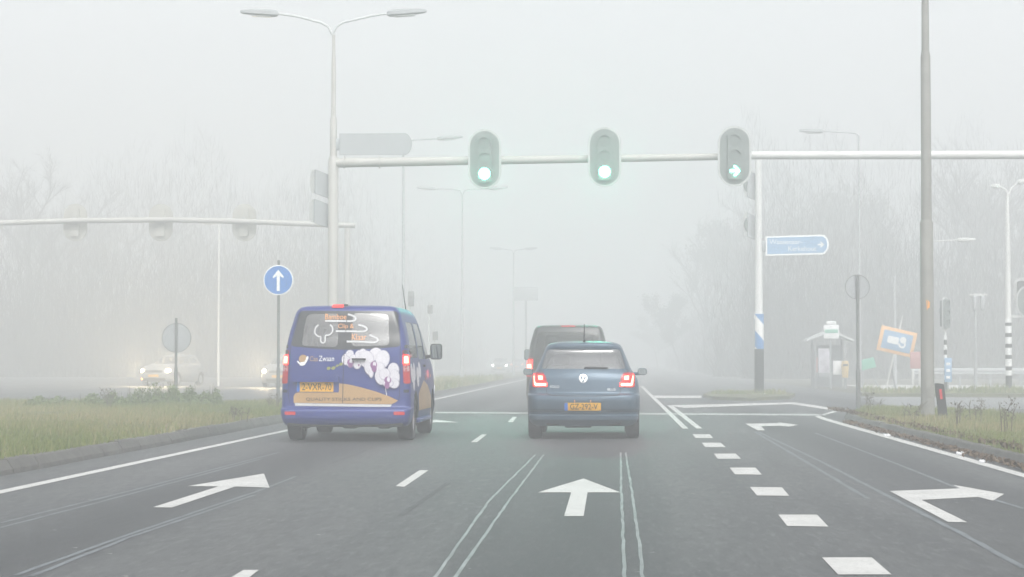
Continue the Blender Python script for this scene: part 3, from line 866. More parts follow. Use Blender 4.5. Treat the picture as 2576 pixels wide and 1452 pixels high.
mat('tyre_black', (.052, .056, .058), .7, var=.4, scale=4)
loops([[(835, 1166), (900, 1144), (955, 1118)], [(1005, 1300), (1080, 1250), (1130, 1215)]], .05, 'tyre_black')
rb = random.Random(4); b = MB()
for k in range(90):
    y = rb.uniform(11, 34); x = rb.uniform(-5.2, 3.8); s_ = rb.uniform(.008, .022)
    b.add([(x+rb.uniform(-1, 1)*s_, y+rb.uniform(-1, 1)*s_*2, .0075) for _ in range(1)]+[(x+s_, y, .0075), (x+s_*.4, y+s_*2, .0075), (x-s_, y+s_, .0075)], [(1, 2, 3)])
o = b.build('road_grit', 'worn_paint', smooth=False); o['kind'] = 'stuff'
# kerbs: separate stones with narrow joints along a line
def kerb(path, h, batter, width, stone=1.0, side=1):
    b = MB(); P = [Vector((p[0], p[1], 0)) for p in path]
    seg = []; acc = []
    for i in range(len(P)-1):
        n = max(1, round((P[i+1]-P[i]).length/stone))
        for k in range(n): acc.append(P[i].lerp(P[i+1], k/n))
    acc.append(P[-1])
    for i in range(len(acc)-1):
        p, q = acc[i], acc[i+1]; t = (q-p).normalized(); nn = Vector((-t.y, t.x, 0))*side
        p2, q2 = p+t*.008, q-t*.008
        j = random.uniform(-.006, .006); hh = h+random.uniform(-.008, .008)
        prof = [(0+j, -.02), (.015+j, h*.35), (batter+j, hh-.012), (batter+.015+j, hh), (width, hh), (width, -.02)]
        vs = [e+nn*d+Vector((0, 0, z)) for e in (p2, q2) for d, z in prof]; n = len(prof)
        b.add(vs, [tuple(range(n)), tuple(range(2*n-1, n-1, -1))]+[(k, k+n, (k+1) % n+n, (k+1) % n) for k in range(n)])
    return struct('kerb', b, 'kerbstone', smooth=False)
kx = lambda y: -6.08+(y-25)*.0
nose = [(-6.1-2.2*(1-math.cos(R(t))), 50.6+2.2*math.sin(R(t))) for t in range(0, 91, 15)]
kerb([(-6.1, -4), (-6.1, 50.6)]+nose[1:]+[(-18, 52.8)], .15, .07, .2, side=1)
rn = [(4.42, 38), (4.50, 41.5), (4.78, 44.2), (5.4, 46.2), (6.3, 47.2), (7.2, 47.0), (7.8, 45.8), (7.9, 44)]
kerb([(4.42, -4), (4.42, 38)]+rn[1:], .13, .06, .17, side=-1)
kerb([(-5.75, 200), (-5.75, 66), (-6.3, 64.6), (-7.4, 64.0), (-8.6, 64.6), (-9.2, 66), (-9.2, 120)], .13, .05, .17, side=-1 if False else -1)
isl = [gr(1768, 999), gr(1790, 1006), gr(1880, 1009.5), gr(1985, 1005), gr(2000, 997), gr(1960, 990.5), gr(1850, 989.5), gr(1785, 992)]
isl = [(p.x, p.y) for p in isl]

def plateau(name, poly, z, m, bumps=.03, step=.7):
    "raised ground inside a kerb: a gently uneven sheet with a skirt"
    bm = bmesh.new()
    f = bm.faces.new([bm.verts.new((p[0], p[1], z)) for p in poly])
    xs = [p[0] for p in poly]; ys = [p[1] for p in poly]
    for ax, lo, hi in ((0, min(xs), max(xs)), (1, min(ys), max(ys))):
        n = int((hi-lo)/step)
        for i in range(1, n):
            co = [0, 0, 0]; no = [0, 0, 0]; co[ax] = lo+i*(hi-lo)/n; no[ax] = 1
            bmesh.ops.bisect_plane(bm, geom=list(bm.verts)+list(bm.edges)+list(bm.faces), plane_co=co, plane_no=no)
    be = [e for e in bm.edges if e.is_boundary]
    bv = {v for e in be for v in e.verts}
    for v in bm.verts:
        if v not in bv: v.co.z += bumps*(math.sin(v.co.x*1.3+v.co.y*.7)+math.sin(v.co.y*.45-v.co.x*.8)+1)*.5
    r = bmesh.ops.extrude_edge_only(bm, edges=be)
    for v in [g for g in r['geom'] if isinstance(g, bmesh.types.BMVert)]: v.co.z = -.02
    me = bpy.data.meshes.new(name); bm.to_mesh(me); bm.free(); me.materials.append(M[m])
    o = link(name, me, None, True, 60); o['kind'] = 'structure'
    return o
mat('turf', (.105, .110, .050), .95, var=.35, scale=.8, bump=.6, bscale=14)
plateau('grass_median', [(-6.28, -4), (-6.28, 50.6)]+[(x-.18 if i < 3 else x, y-.17) for i, (x, y) in enumerate(nose[1:])]+[(-18, 52.6), (-18, -4)], .135, 'turf')
plateau('grass_verge', [(4.58, -4), (4.58, 38), (4.66, 41.4), (4.93, 44.1), (5.5, 46.05), (6.35, 47.0), (7.1, 46.85), (7.6, 45.8), (7.7, 44), (7.7, -4)], .115, 'turf')
plateau('grass_median', [(-5.93, 380), (-5.93, 66), (-6.4, 64.8), (-7.4, 64.2), (-8.5, 64.8), (-9.0, 66), (-9.0, 380)], .12, 'turf')
plateau('traffic_island', isl, .10, 'turf', .02, .5)
plateau('grass_verge', [(9.0, 44.5), (12, 42), (16, 44), (16, 47.5), (11, 48.5), (9.2, 47)], .06, 'turf')
plateau('grass_verge', [(8.2, 70.5), (40, 66), (40, 72), (12, 76), (8.6, 75)], .10, 'turf', .03, 1.2)
sheet('path', [[(7.0, 52), (60, 48), (60, 64), (12, 67.5), (8, 69.5)]], ZP, 'path_asphalt')
sheet('path', [[(11, 86), (70, 80), (70, 96), (11, 104)]], ZP, 'concrete')
sheet('path', [[(7.92, 40.3), (40, 37), (40, 41), (7.92, 42.5)]], ZP+.003, 'concrete')

# ------------------------------------------------------------------ grass
def grass_mat():
    m = bpy.data.materials.new('grass_blade'); m.use_nodes = True
    nt = m.node_tree; b = nt.nodes['Principled BSDF']; b.inputs['Roughness'].default_value = .7
    at_ = nt.nodes.new('ShaderNodeAttribute'); at_.attribute_name = 'blade_kind'
    r = nt.nodes.new('ShaderNodeValToRGB'); e = r.color_ramp.elements
    e[0].position = 0; e[0].color = (.075, .115, .022, 1); e[1].position = 1; e[1].color = (.30, .26, .13, 1)
    k = e.new(.45); k.color = (.155, .185, .042, 1); k = e.new(.7); k.color = (.20, .20, .075, 1)
    nt.links.new(at_.outputs['Fac'], r.inputs[0]); nt.links.new(r.outputs[0], b.inputs['Base Color'])
    b.inputs['Subsurface Weight'].default_value = 0
    M['grass_blade'] = m
grass_mat()
def grass(name, n, sampler, hmin, hmax, w, seed=1, dry=.5):
    rg = np.random.default_rng(seed)
    pts = sampler(rg, n); n = len(pts)
    x, y, z = pts[:, 0], pts[:, 1], pts[:, 2]
    clump = .5+.5*np.sin(x*1.7+np.sin(y*.8)*2)*np.sin(y*.6+np.sin(x*.9)*1.5)
    h = (hmin+(hmax-hmin)*rg.random(n)**1.6)*(.55+.75*clump)
    a = rg.random(n)*2*np.pi; ln = rg.normal(.16, .22, n)*h; la = rg.normal(.4, .9, n)
    dx, dy = np.cos(a)*w/2, np.sin(a)*w/2
    lx_, ly_ = np.cos(la)*ln, np.sin(la)*ln
    v = np.empty((n, 5, 3))
    v[:, 0] = np.stack([x-dx, y-dy, z], 1); v[:, 1] = np.stack([x+dx, y+dy, z], 1)
    mx, my, mz = x+lx_*.35, y+ly_*.35, z+h*.6
    v[:, 2] = np.stack([mx+dx*.7, my+dy*.7, mz], 1); v[:, 3] = np.stack([mx-dx*.7, my-dy*.7, mz], 1)
    v[:, 4] = np.stack([x+lx_, y+ly_, z+h], 1)
    me = bpy.data.meshes.new(name)
    me.vertices.add(n*5); me.vertices.foreach_set('co', v.reshape(-1))
    base = np.arange(n)[:, None]*5
    li = np.concatenate([base+np.array([[0, 1, 2, 3]]), base+np.array([[3, 2, 4]])], 1).reshape(-1)
    me.loops.add(len(li)); me.loops.foreach_set('vertex_index', li.astype(np.int32))
    st = (np.arange(n)[:, None]*7+np.array([[0, 4]])).reshape(-1)
    me.polygons.add(2*n); me.polygons.foreach_set('loop_start', st.astype(np.int32))
    me.update(calc_edges=True); me.validate()
    k = np.clip(.5*(1-dry)+dry*.6+rg.normal(0, .2, n)+.25*(clump-.5)+.22*np.sin(x*.5+y*.33), 0, 1)
    at_ = me.attributes.new('blade_kind', 'FLOAT', 'POINT'); at_.data.foreach_set('value', np.repeat(k, 5).astype(np.float32))
    me.materials.append(M['grass_blade'])
    o = bpy.data.objects.new(name, me); COL.objects.link(o); o['kind'] = 'stuff'
    return o
def rect_s(x0, x1, y0, y1, z, pw=1.0, keep=None):
    def f(rg, n):
        y = y0+(y1-y0)*rg.random(n)**pw; x = x0+(x1-x0)*rg.random(n)
        p = np.stack([x, y, np.full(n, z)], 1)
        if keep is not None: p = p[keep(x, y)]
        return p
    return f
# median grass: only as wide as the photo can see plus a margin
grass('grass', 190000, rect_s(-16, -6.22, 16, 52.4, .13, 1.0, lambda x, y: (x > -3.4-.285*y) & ((y < 50.4) | (x < -7.2))), .03, .135, .015, 1)
grass('grass', 60000, rect_s(4.56, 7.65, 17, 46.8, .11, 1.0, lambda x, y: ((y < 40) | (x > 4.7+(y-40)**2*.018)) & ((y < 44) | (x < 7.65-(y-44)**2*.06))), .03, .135, .013, 2)
grass('grass', 22000, rect_s(-11, -6.3, 2, 16, .13), .04, .17, .018, 7)
grass('grass', 16000, rect_s(4.6, 7.6, 2, 17, .11), .04, .17, .016, 8)
grass('grass', 16000, rect_s(-9.0, -5.95, 65, 120, .12, 1.5), .10, .35, .04, 3)
grass('grass', 1500, rect_s(3.2, 5.6, 66, 71, .09, 1.0, lambda x, y: ((x-4.4)/1.2)**2+((y-68.6)/2.0)**2 < 1), .05, .2, .03, 4)
grass('grass', 8000, rect_s(8.6, 22, 69, 75, .09, 1.0, lambda x, y: (y > 71-(x-8)*.16+.2) & (y < 75.5-(x-9)*.13)), .08, .3, .045, 5)
grass('grass', 4500, rect_s(9.2, 15.5, 43.4, 47.6, .06), .08, .35, .025, 6, .6)

# fallen leaves in the gutter of the right kerb
lf = MB()
for i in range(1500):
    y = random.uniform(17, 40); x = 4.42-abs(random.gauss(0, .07)); s = random.uniform(.02, .045)
    q = Euler((random.uniform(-.6, .6), random.uniform(-.6, .6), random.uniform(0, 6.3))).to_matrix()
    lf.add([Vector((x, y, .02+random.random()*.05))+q @ Vector(c) for c in ((-s, 0, 0), (0, -s*.6, 0), (s, 0, .01), (0, s*.6, 0))], [(0, 1, 2, 3)])
for i in range(1400):
    y = random.uniform(17, 46); x = 4.6+abs(random.gauss(0, .12)); s = random.uniform(.02, .05)
    q = Euler((random.uniform(-.9, .9), random.uniform(-.9, .9), random.uniform(0, 6.3))).to_matrix()
    lf.add([Vector((x, y, .14+random.random()*.05))+q @ Vector(c) for c in ((-s, 0, 0), (0, -s*.6, 0), (s, 0, .01), (0, s*.6, 0))], [(0, 1, 2, 3)])
o = lf.build('fallen_leaves', 'leaf_brown', smooth=False); o['kind'] = 'stuff'

# ------------------------------------------------------------------ plants
def leaf_cloud(n, f, s0, s1):
    b = MB()
    for _ in range(n):
        p = Vector(f()); s = random.uniform(s0, s1)
        q = Euler((random.uniform(-1.3, 1.3), random.uniform(-1.3, 1.3), random.uniform(0, 6.3))).to_matrix()
        b.add([p+q @ Vector(c)*s for c in ((-1, -.1, 0), (-.1, -.5, .1), (1, 0, 0), (0, .5, -.1))], [(0, 1, 2, 3)])
    return b
def bush(name, loc, w, h, n, label, cat, m='weed', group=None, stems=5):
    root = thing(name, loc, label, cat, 0, group)
    def f():
        while True:
            x, y, z = random.uniform(-1, 1), random.uniform(-1, 1), random.random()
            if x*x+y*y+(z*.95)**2 < 1: return (x*w/2+random.gauss(0, .03), y*w/2.6, z*h*(.75+.25*math.sin(x*7+w*9)))
    st = leaf_cloud(int(n*3), f, .018, .045); st.cur = 1
    for _ in range(stems):
        x, y = random.uniform(-.8, .8)*w/2, random.uniform(-.5, .5)*w/2.6
        st.tube([(x, y, 0), (x*1.08, y, h*.5), (x*1.15+random.gauss(0, .03), y, h*random.uniform(.8, 1.12))], [.008, .006, .003], 4)
    st.build('weed_growth', [m, 'weed_dead'], root, smooth=False)  # leaves and stems in one mesh
    return root
def weed_stalk(loc, h, label, n=5):
    root = thing('dead_weed', loc, label, 'weed', 0, 'dead weed stalks')
    st = MB()
    for k in range(n):
        x, y = random.gauss(0, .07), random.gauss(0, .05); hh = h*random.uniform(.55, 1)
        tx = x+random.gauss(0, .06)
        st.tube([(x, y, -.02), (x*1.1, y, hh*.5), (tx, y, hh)], [.009, .007, .004], 5)
        for j in range(4):
            z = hh*random.uniform(.45, .95); a = random.uniform(-.1, .1)
            st.tube([(x+(tx-x)*z/hh, y, z), (x+(tx-x)*z/hh+a, y+.02, z+.08)], [.005, .003], 4)
    b = leaf_cloud(12*n, lambda: (random.gauss(0, .08), random.gauss(0, .06), h*random.uniform(.35, .95)), .012, .03)
    st.add(b.v, b.f); st.build('weed_growth', 'weed_dead', root, smooth=False)  # dead stalks with loose seed heads in one mesh
    return root
hump = [(362, 1.0, .52, 'low green weed clump on the median, below the left headlight of the foggy silver car'),
        (405, 1.1, .66, 'tall green weed clump on the median, in front of the silver car between its headlights'),
        (440, 1.0, .60, 'green weed clump at the foot of the round sign seen from behind'),
        (486, 1.0, .56, 'green weed clump on the median just right of the sign seen from behind'),
        (533, .62, .50, 'small bushy weed clump standing alone right of the median hump'),
        (300, 1.1, .44, 'sprawling green weed clump on the median left of the silver car'),
        (240, 1.0, .36, 'low green weed clump on the median, second from the left'),
        (120, 1.2, .30, 'low broad weed clump on the median nearest the left edge of the photo')]
for px, w, h, lab in hump:
    p = gr(px, 1010, .15); p = at(px, 1010, 47.5); bush('weed_clump', (p.x, p.y, .14), w, h*.85, 420, lab, 'weeds', 'weed', 'green weed clumps on the median')
for px, Y, h, lab in ((272, 46, .45, 'thin dead weed stalk on the median left of the silver car'),
                      (690, 44, .36, 'dead weed stalk on the median beside the blue arrow sign pole'), (600, 36, .26, 'dead weed tuft in the median grass left of the blue van')):
    p = at(px, 1000, Y); weed_stalk((p.x, p.y, .14), h, lab)
for px, Y, h, lab in ((2190, 43.5, .42, 'dark dead weed tuft at the foot of the round sign in the right verge'), (2300, 36, .34, 'dead weed stalks in the verge left of the large grey pole'), (2412, 34, .42, 'dead weed stalks in the right verge beside the reflector post'),
                      (2540, 31, .55, 'tall bent dead weed stalks at the right edge of the photo'), (2460, 36, .40, 'dead weed stalks in the verge between reflector post and photo edge')):
    p = at(px, 1060, Y); weed_stalk((p.x, p.y, .12), h, lab, 4)
for px, py, s, lab in ((2230, 1095, .10, 'white scrap of litter in the right gutter nearest the round sign'), (2415, 1141, .09, 'white scrap of litter in the right gutter near the reflector post'), (2470, 1160, .06, 'small white scrap of litter in the right gutter nearest the camera')):
    p = gr(px, py, .03)
    b = MB(); b.box((0, 0, .02), (s, s*.7, .035), Euler((.3, .2, .5)), .012); b.box((s*.4, 0, .03), (s*.5, s*.5, .01), Euler((.5, .5, .2)), .003)
    o = b.build('litter_scrap', 'litter_white'); o.location = (min(p.x, 4.36), p.y, .005); tag(o, lab, 'litter', 'litter in the gutter')
b = MB(); b.box((0, 0, .16), (.22, .16, .30), Euler((0, .1, .3)), .03); b.box((0, 0, .325), (.16, .11, .03), Euler((0, .1, .3)), .01)
o = b.build('litter_bag', 'litter_white'); p = at(1133, 988, 66); o.location = (p.x-.6, p.y, .12); tag(o, 'small white bag lying on the far median grass right of the blue van', 'litter')

# trees
def make_tree(seed, h, spread, leaf, leafsize, m_leaf, bare):
    random.seed(seed)
    tr = MB(); cr = MB(); ends = []
    def branch(p, d, ln, r, lvl):
        q = p; pts = [p]; rs = [r]
        n = 4
        for i in range(n):
            d = (d+Vector((random.gauss(0, .10), random.gauss(0, .10), .05 if lvl else .02))).normalized()
            q = q+d*ln/n; pts.append(q); rs.append(r*(1-.55*(i+1)/n))
            if lvl >= 1: ends.append((q, d, lvl))
        tr.tube(pts, rs, 7 if lvl == 0 else 5 if lvl == 1 else 4, cap=False)
        if lvl < 3:
            k = [8, 5, 4][lvl]
            for i in range(k):
                t = random.uniform(.38 if lvl == 0 else .25, 1.0); j = min(n-1, int(t*n)); s = pts[j].lerp(pts[j+1], t*n-j)
                az = random.uniform(0, 6.28); tilt = random.uniform(.5, 1.1)*spread
                side = Vector((math.cos(az), math.sin(az), 0))
                dd = (d*math.cos(tilt)+side*math.sin(tilt)+Vector((0, 0, .15))).normalized()
                branch(s, dd, ln*random.uniform(.38, .6), r*.42, lvl+1)
    branch(Vector((0, 0, -.1)), Vector((random.gauss(0, .03), random.gauss(0, .03), 1)), h*.72, h*.014, 0)
    mid = len(ends)
    for (p, d, lvl) in ends:
        for _ in range(bare):
            dd = (d+Vector((random.gauss(0, .7), random.gauss(0, .7), random.gauss(.1, .5)))).normalized(); ln = random.uniform(.4, 1.1)*h/13
            s = dd.cross(Vector((random.random(), random.random(), random.random()))).normalized()*.012*h/13
            cr.add([p-s, p+s, p+dd*ln], [(0, 1, 2)])
        for _ in range(leaf):
            c = p+Vector((random.gauss(0, .35), random.gauss(0, .35), random.gauss(0, .3)))*h/13; s = random.uniform(.5, 1)*leafsize
            e = Euler((random.uniform(-1.4, 1.4), random.uniform(-1.4, 1.4), random.uniform(0, 6.3))).to_matrix()
            cr.add([c+e @ Vector(v)*s for v in ((-1, 0, 0), (0, -.6, .1), (1, 0, 0), (0, .6, -.1))], [(0, 1, 2, 3)])
    return tr, cr
def tree_proto(name, label, *a, m='twig'):
    tr, cr = make_tree(*a)
    root = thing(name, (0, 0, -50), label, 'tree')
    tr.build('trunk', 'bark', root); cr.build('crown', m, root, smooth=False)
    return root
T1 = tree_proto('bare_tree', '', 11, 13.5, .8, 0, .10, 'x', 3)
T2 = tree_proto('bare_tree', '', 23, 12.0, 1.0, 0, .10, 'x', 3)
T3 = tree_proto('leafy_tree', '', 5, 11.0, 1.0, 9, .17, 'x', 2, m='leaf_dark')
T4 = tree_proto('leafy_tree', '', 9, 9.0, 1.15, 9, .16, 'x', 2, m='leaf_dark')
random.seed(3)
used = {}
def plant(T, px, Y, s, lab, grp, tall=None):
    Y *= 1.66; s *= 1.12
    p = at(px, 908, Y)
    rz = random.uniform(0, 6.28)
    if T.name not in used:
        used[T.name] = 1; T.location = (p.x, p.y, 0); T.rotation_euler = (0, 0, rz); T.scale = (s,)*3; T['label'] = lab; T['group'] = grp
    else: dup(T, (p.x, p.y, 0), rz, lab, grp, s)
GL, GR = 'trees in the fog left of the road', 'trees in the fog right of the road'
for a in ((T1, 70, 100, 1.05, 'bare foggy tree near the left edge, left of the far gantry signals'),
          (T2, 180, 108, 1.1, 'bare foggy tree behind the leftmost signal of the far gantry'),
          (T1, 300, 118, 1.05, 'bare foggy tree between the first and second signals of the far gantry'),
          (T2, 420, 120, 1.12, 'bare foggy tree rising behind the round sign seen from behind'),
          (T3, 250, 132, 1.25, 'dense dark tree deep in the fog behind the sprawling weeds'),
          (T3, 90, 138, 1.3, 'dense dark tree deep in the fog at the left edge of the photo'),
          (T4, 390, 145, 1.45, 'dense dark tree deep in the fog behind the silver oncoming car'),
          (T2, 540, 135, 1.05, 'bare foggy tree beside the slender white lamp post left of the blue sign'),
          (T4, 610, 160, 1.4, 'dense dark tree in the fog between the white lamp post and the blue sign'),
          (T1, 640, 165, 1.05, 'bare foggy tree behind the third signal of the far gantry'),
          (T4, 720, 190, 1.3, 'faint dense tree behind the pale oncoming car'),
          (T1, -20, 112, 1.1, 'bare foggy tree cut by the left edge of the photo')): plant(*a, GL)
for a in ((T3, 1712, 140, .66, 'dense rounded tree overhanging the far right side of the road'),
          (T4, 1655, 185, .75, 'faint low dense tree beyond the rounded one by the road'),
          (T1, 1780, 128, .95, 'bare foggy tree just left of the blue and white striped mast'),
          (T2, 1900, 118, 1.05, 'bare foggy tree directly behind the blue and white striped mast'),
          (T3, 1960, 135, 1.25, 'dense dark tree behind the blue direction sign'),
          (T1, 2060, 112, 1.1, 'tall bare foggy tree above the bus shelter'),
          (T4, 2130, 125, 1.5, 'dense dark tree behind the bus shelter and yellow bin'),
          (T2, 2230, 110, 1.12, 'bare foggy tree behind the tilted orange framed sign'),
          (T3, 2310, 122, 1.3, 'dense dark tree behind the tilted orange framed sign'),
          (T1, 2420, 104, 1.12, 'bare foggy tree behind the lamp arm right of the large grey pole'),
          (T4, 2450, 124, 1.55, 'dense dark tree behind the slender post with a twin head'),
          (T2, 2530, 100, 1.2, 'tall bare foggy tree behind the black and white striped lamp mast'),
          (T3, 2580, 118, 1.3, 'dense dark tree at the right edge of the photo')): plant(*a, GR)
# far-off wood: one mass of bare brush on each side of the road, thinning out upwards
def woods(n, side, xin, xout, y0, y1, seed, h=17.5):
    rg = np.random.default_rng(seed)
    y = y0+(y1-y0)*rg.random(n)**2.2
    x = side*(xin+(xout-xin)*rg.random(n)**1.3+1.2*np.sin(y*.31)+.8*np.sin(y*.83))
    top = h*(.80+.12*np.sin(x*.37+y*.21)+.10*np.sin(x*.9-y*.4))
    z = top*rg.random(n)**2.6
    ln = rg.uniform(.6, 2.0, n); wd = rg.uniform(.005, .012, n)*(1+5.5*np.clip(1-z/9, 0, 1))
    a = rg.random(n)*2*np.pi; tl = np.abs(rg.normal(.35, .3, n))
    d = np.stack([np.cos(a)*np.sin(tl), np.sin(a)*np.sin(tl), np.cos(tl)], 1)
    b = rg.random(n)*2*np.pi
    sd = np.stack([np.cos(b), np.sin(b), np.zeros(n)], 1)*wd[:, None]
    p = np.stack([x, y, z], 1)
    v = np.stack([p-sd, p+sd, p+d*ln[:, None]], 1).reshape(-1, 3)
    me = bpy.data.meshes.new('woods')
    me.vertices.add(3*n); me.vertices.foreach_set('co', v.reshape(-1))
    me.loops.add(3*n); me.loops.foreach_set('vertex_index', np.arange(3*n, dtype=np.int32))
    me.polygons.add(n); me.polygons.foreach_set('loop_start', np.arange(0, 3*n, 3, dtype=np.int32))
    me.update(calc_edges=True); me.validate()
    me.materials.append(mat('dark_brush', (.026, .024, .019), .95, var=.2, scale=2, spec=.05))  # twig brown darkened; shade within the brush put into the colour
    o = bpy.data.objects.new('woods', me); COL.objects.link(o); o['kind'] = 'stuff'
    return o
woods(340000, -1, 19.5, 85, 150, 335, 21)
woods(300000, 1, 9.5, 75, 138, 335, 22)

# ================================================================== STREET FURNITURE
def lamp_head(parent, p, dirv, ln, w=.20, h=.12, m='light_pole', drop=0.0):
    "a flat luminaire starting at p and reaching along dirv"
    d = Vector(dirv).normalized(); b = MB()
    n = 8; prof = [(0, .35, .5), (.06, .75, .85), (.18, 1, 1), (.6, .95, .85), (.92, .6, .5), (1, .25, .2)]
    u = Vector((0, 0, 1)); s = d.cross(u).normalized(); u = s.cross(d)
    vs = []; fs = []
    for t, a, c in prof:
        q = Vector(p)+d*ln*t
        for k in range(n):
            th = 2*math.pi*k/n+math.pi/8
            vs.append(q+s*math.cos(th)*w/2*a+u*(math.sin(th)*h/2*c+(.02 if math.sin(th) > 0 else -.01)))
    for i in range(len(prof)-1):
        for k in range(n): fs.append((i*n+k, i*n+(k+1) % n, (i+1)*n+(k+1) % n, (i+1)*n+k))
    fs.append(tuple(range(n-1, -1, -1))); fs.append(tuple((len(prof)-1)*n+k for k in range(n)))
    b.add(vs, fs)
    o = b.build('lamp_head', m, parent)
    q = Vector(p)+d*ln*.45-u*(h/2+.004)
    g = MB(); g.box((0, 0, 0), (ln*.5, w*.6, .02), None, .005); gl = g.build('lamp_lens', 'pale_glass', o)
    ang = math.atan2(d.y, d.x); gl.location = q; gl.rotation_euler = (0, -math.asin(max(-1, min(1, d.z))), ang)
    return o
mat('rim_paint', (.46, .47, .465), .5, var=.05)
mat('pale_yellow', (.40, .395, .355), .6, var=.05)
mat('pale_glass', (.55, .57, .56), .2, var=.03)

# ---- signals. local frame: plate in the x-z plane, the front looks towards -y
def lens_arrow(z, r):
    "arrow pointing right"
    a = [(-.80, .17), (.16, .17), (.16, -.17), (-.80, -.17)]
    c = [(-.16, .86), (.14, .86), (.80, .12), (.80, -.12), (.14, -.86), (-.16, -.86), (-.16, -.74), (.40, 0), (-.16, .74)]
    return [[(x*r, z+y*r) for x, y in q] for q in (a, c)]
def signal(name, loc, label, W=.80, H=1.45, sp=.385, rl=.135, lit=None, arrow=False, cat='traffic light', rz=0, group=None, shellm='signal_shell', plate='rim_paint'):
    root = thing(name, loc, label, cat, rz, group)
    MB().prism(stadium(W, H, 16), 'y', .0, .035).build('backplate', plate, root)
    MB().prism(stadium(W-.10, H-.10, 16), 'y', -.006, .002).build('plate_face', 'signal_fog_grey', root)
    MB().prism(rrect(-.17, .17, -sp*1.5-.02, sp*1.5+.02, .06), 'y', -.075, -.004).build('housing', 'signal_fog_grey', root)
    MB().prism(rrect(-.15, .15, -sp*1.45, sp*1.45, .05), 'y', .034, .13).build('rear_housing', shellm, root)
    for i, z in enumerate((sp, 0, -sp)):
        on = lit is not None and i == 2
        o = MB().prism(ell(0, z, rl, rl, 0, 28), 'y', -.080, -.070).build('lens', 'signal_fog_grey' if (on and arrow) else ('dead_lens' if not on else lit), root)
        if on and arrow:
            b = MB()
            for q in lens_arrow(z, rl*1.05): b.prism(q, 'y', -.094, -.0855)
            b.build('lit_arrow', lit, o, smooth=False)
        vb = MB(); n = 14; L = .05
        for k in range(n):
            t0, t1 = R(-20+220*k/n), R(-20+220*(k+1)/n)
            def pt(t, r, y): return (r*math.cos(t), y, z+r*math.sin(t))
            l0 = L*(.35+.65*max(0, math.sin(t0))); l1 = L*(.35+.65*max(0, math.sin(t1)))
            a, c = rl+.008, rl+.016
            vb.add([pt(t0, a, -.076), pt(t1, a, -.076), pt(t1, a, -.076-l1), pt(t0, a, -.076-l0)], [(0, 1, 2, 3)])
            vb.add([pt(t0, c, -.076), pt(t1, c, -.076), pt(t1, c, -.076-l1), pt(t0, c, -.076-l0)], [(3, 2, 1, 0)])
            vb.add([pt(t0, a, -.076-l0), pt(t1, a, -.076-l1), pt(t1, c, -.076-l1), pt(t0, c, -.076-l0)], [(0, 1, 2, 3)])
        vb.build('visor', 'signal_fog_grey', root)
    MB().box((0, .16, .10), (.10, .14, .16), None, .01).build('bracket', 'galvanised', root)
    return root

YG = 52.0
# ---- near gantry: mast with double lamp, tapering arm and its counterpart from the right
g = at(837, 1010, YG); gx = g.x
root = thing('signal_gantry', (gx, YG, .12), 'tall cream gantry mast with a double lamp and a beam carrying three green signals', 'gantry')
def Lz(py, Y=YG, px=837): return at(px, py, Y).z
z_arm = Lz(410); z_top1 = Lz(400); z_st = Lz(300); z_st2 = Lz(158); z_fork = Lz(88)
b = MB().tube([(0, 0, -.1), (0, 0, .35)], [.17, .16], 20); b.build('base', 'grey_pole', root)
zz = -.12
b = MB(); b.tube([(0, 0, .2), (0, 0, z_top1+zz-.02), (0, 0, z_top1+zz+.05)], [.132, .125, .10], 20)
b.tube([(0, 0, z_top1+zz), (0, 0, z_st+zz), (0, 0, z_st+zz+.06)], [.086, .083, .065], 18)
b.tube([(0, 0, z_st+zz), (0, 0, z_st2+zz), (0, 0, z_st2+zz+.2), (0, 0, z_fork+zz)], [.058, .055, .042, .038], 16)

mat('cream', (.44, .43, .405), .5, var=.06, scale=2)
b.build('mast', 'cream', root)
for s, pts in ((-1, ((836, 88), (826, 68), (808, 57), (750, 42), (720, 37), (700, 35))), (1, ((836, 88), (846, 68), (862, 57), (930, 41), (958, 36), (974, 35)))):
    q = [at(*p, YG) for p in pts]; q = [(p.x-gx, 0, p.z-.12) for p in q]
    MB().tube(smooth3 := [Vector(a) for a in q], .030, 10).build('lamp_arm', 'light_pole', root)
    e = at(605 if s < 0 else 1073, 30 if s < 0 else 28, YG)
    d = Vector((e.x-gx-q[-1][0], 0, e.z-.12-q[-1][2]))
    lamp_head(root, q[-1], d, d.length, .30, .16, 'sign_back')
# tapering arm
a0, a1 = at(846, 410, YG), at(1880, 393.5, YG)
n = 10
MB().tube([(a0.x-gx+(a1.x-a0.x)*i/n, 0, a0.z-.12+(a1.z-a0.z)*i/n) for i in range(n+1)], [.118-.038*i/n for i in range(n+1)], 20).build('arm', 'cream', root)
for px, r in ((866, .155), (955, .15)):
    p = at(px, 408.5, YG); bb = MB().tube([(p.x-gx-.012, 0, p.z-.12), (p.x-gx+.012, 0, p.z-.12)], r, 20); bb.build('flange', 'cream', root)
# right-hand beam and the mast outside the picture that carries it
r0, r1 = at(1884, 391, YG-.35), at(2720, 389.5, YG-.35)
MB().tube([(r0.x-gx, -.35, r0.z-.12), (r1.x-gx, -.35, r1.z-.12)], [.100, .105], 20).build('beam', 'white_paint', root)
MB().tube([(r1.x-gx, -.35, -.15), (r1.x-gx, -.35, r1.z+.15)], [.15, .12], 20).build('mast', 'white_paint', root)
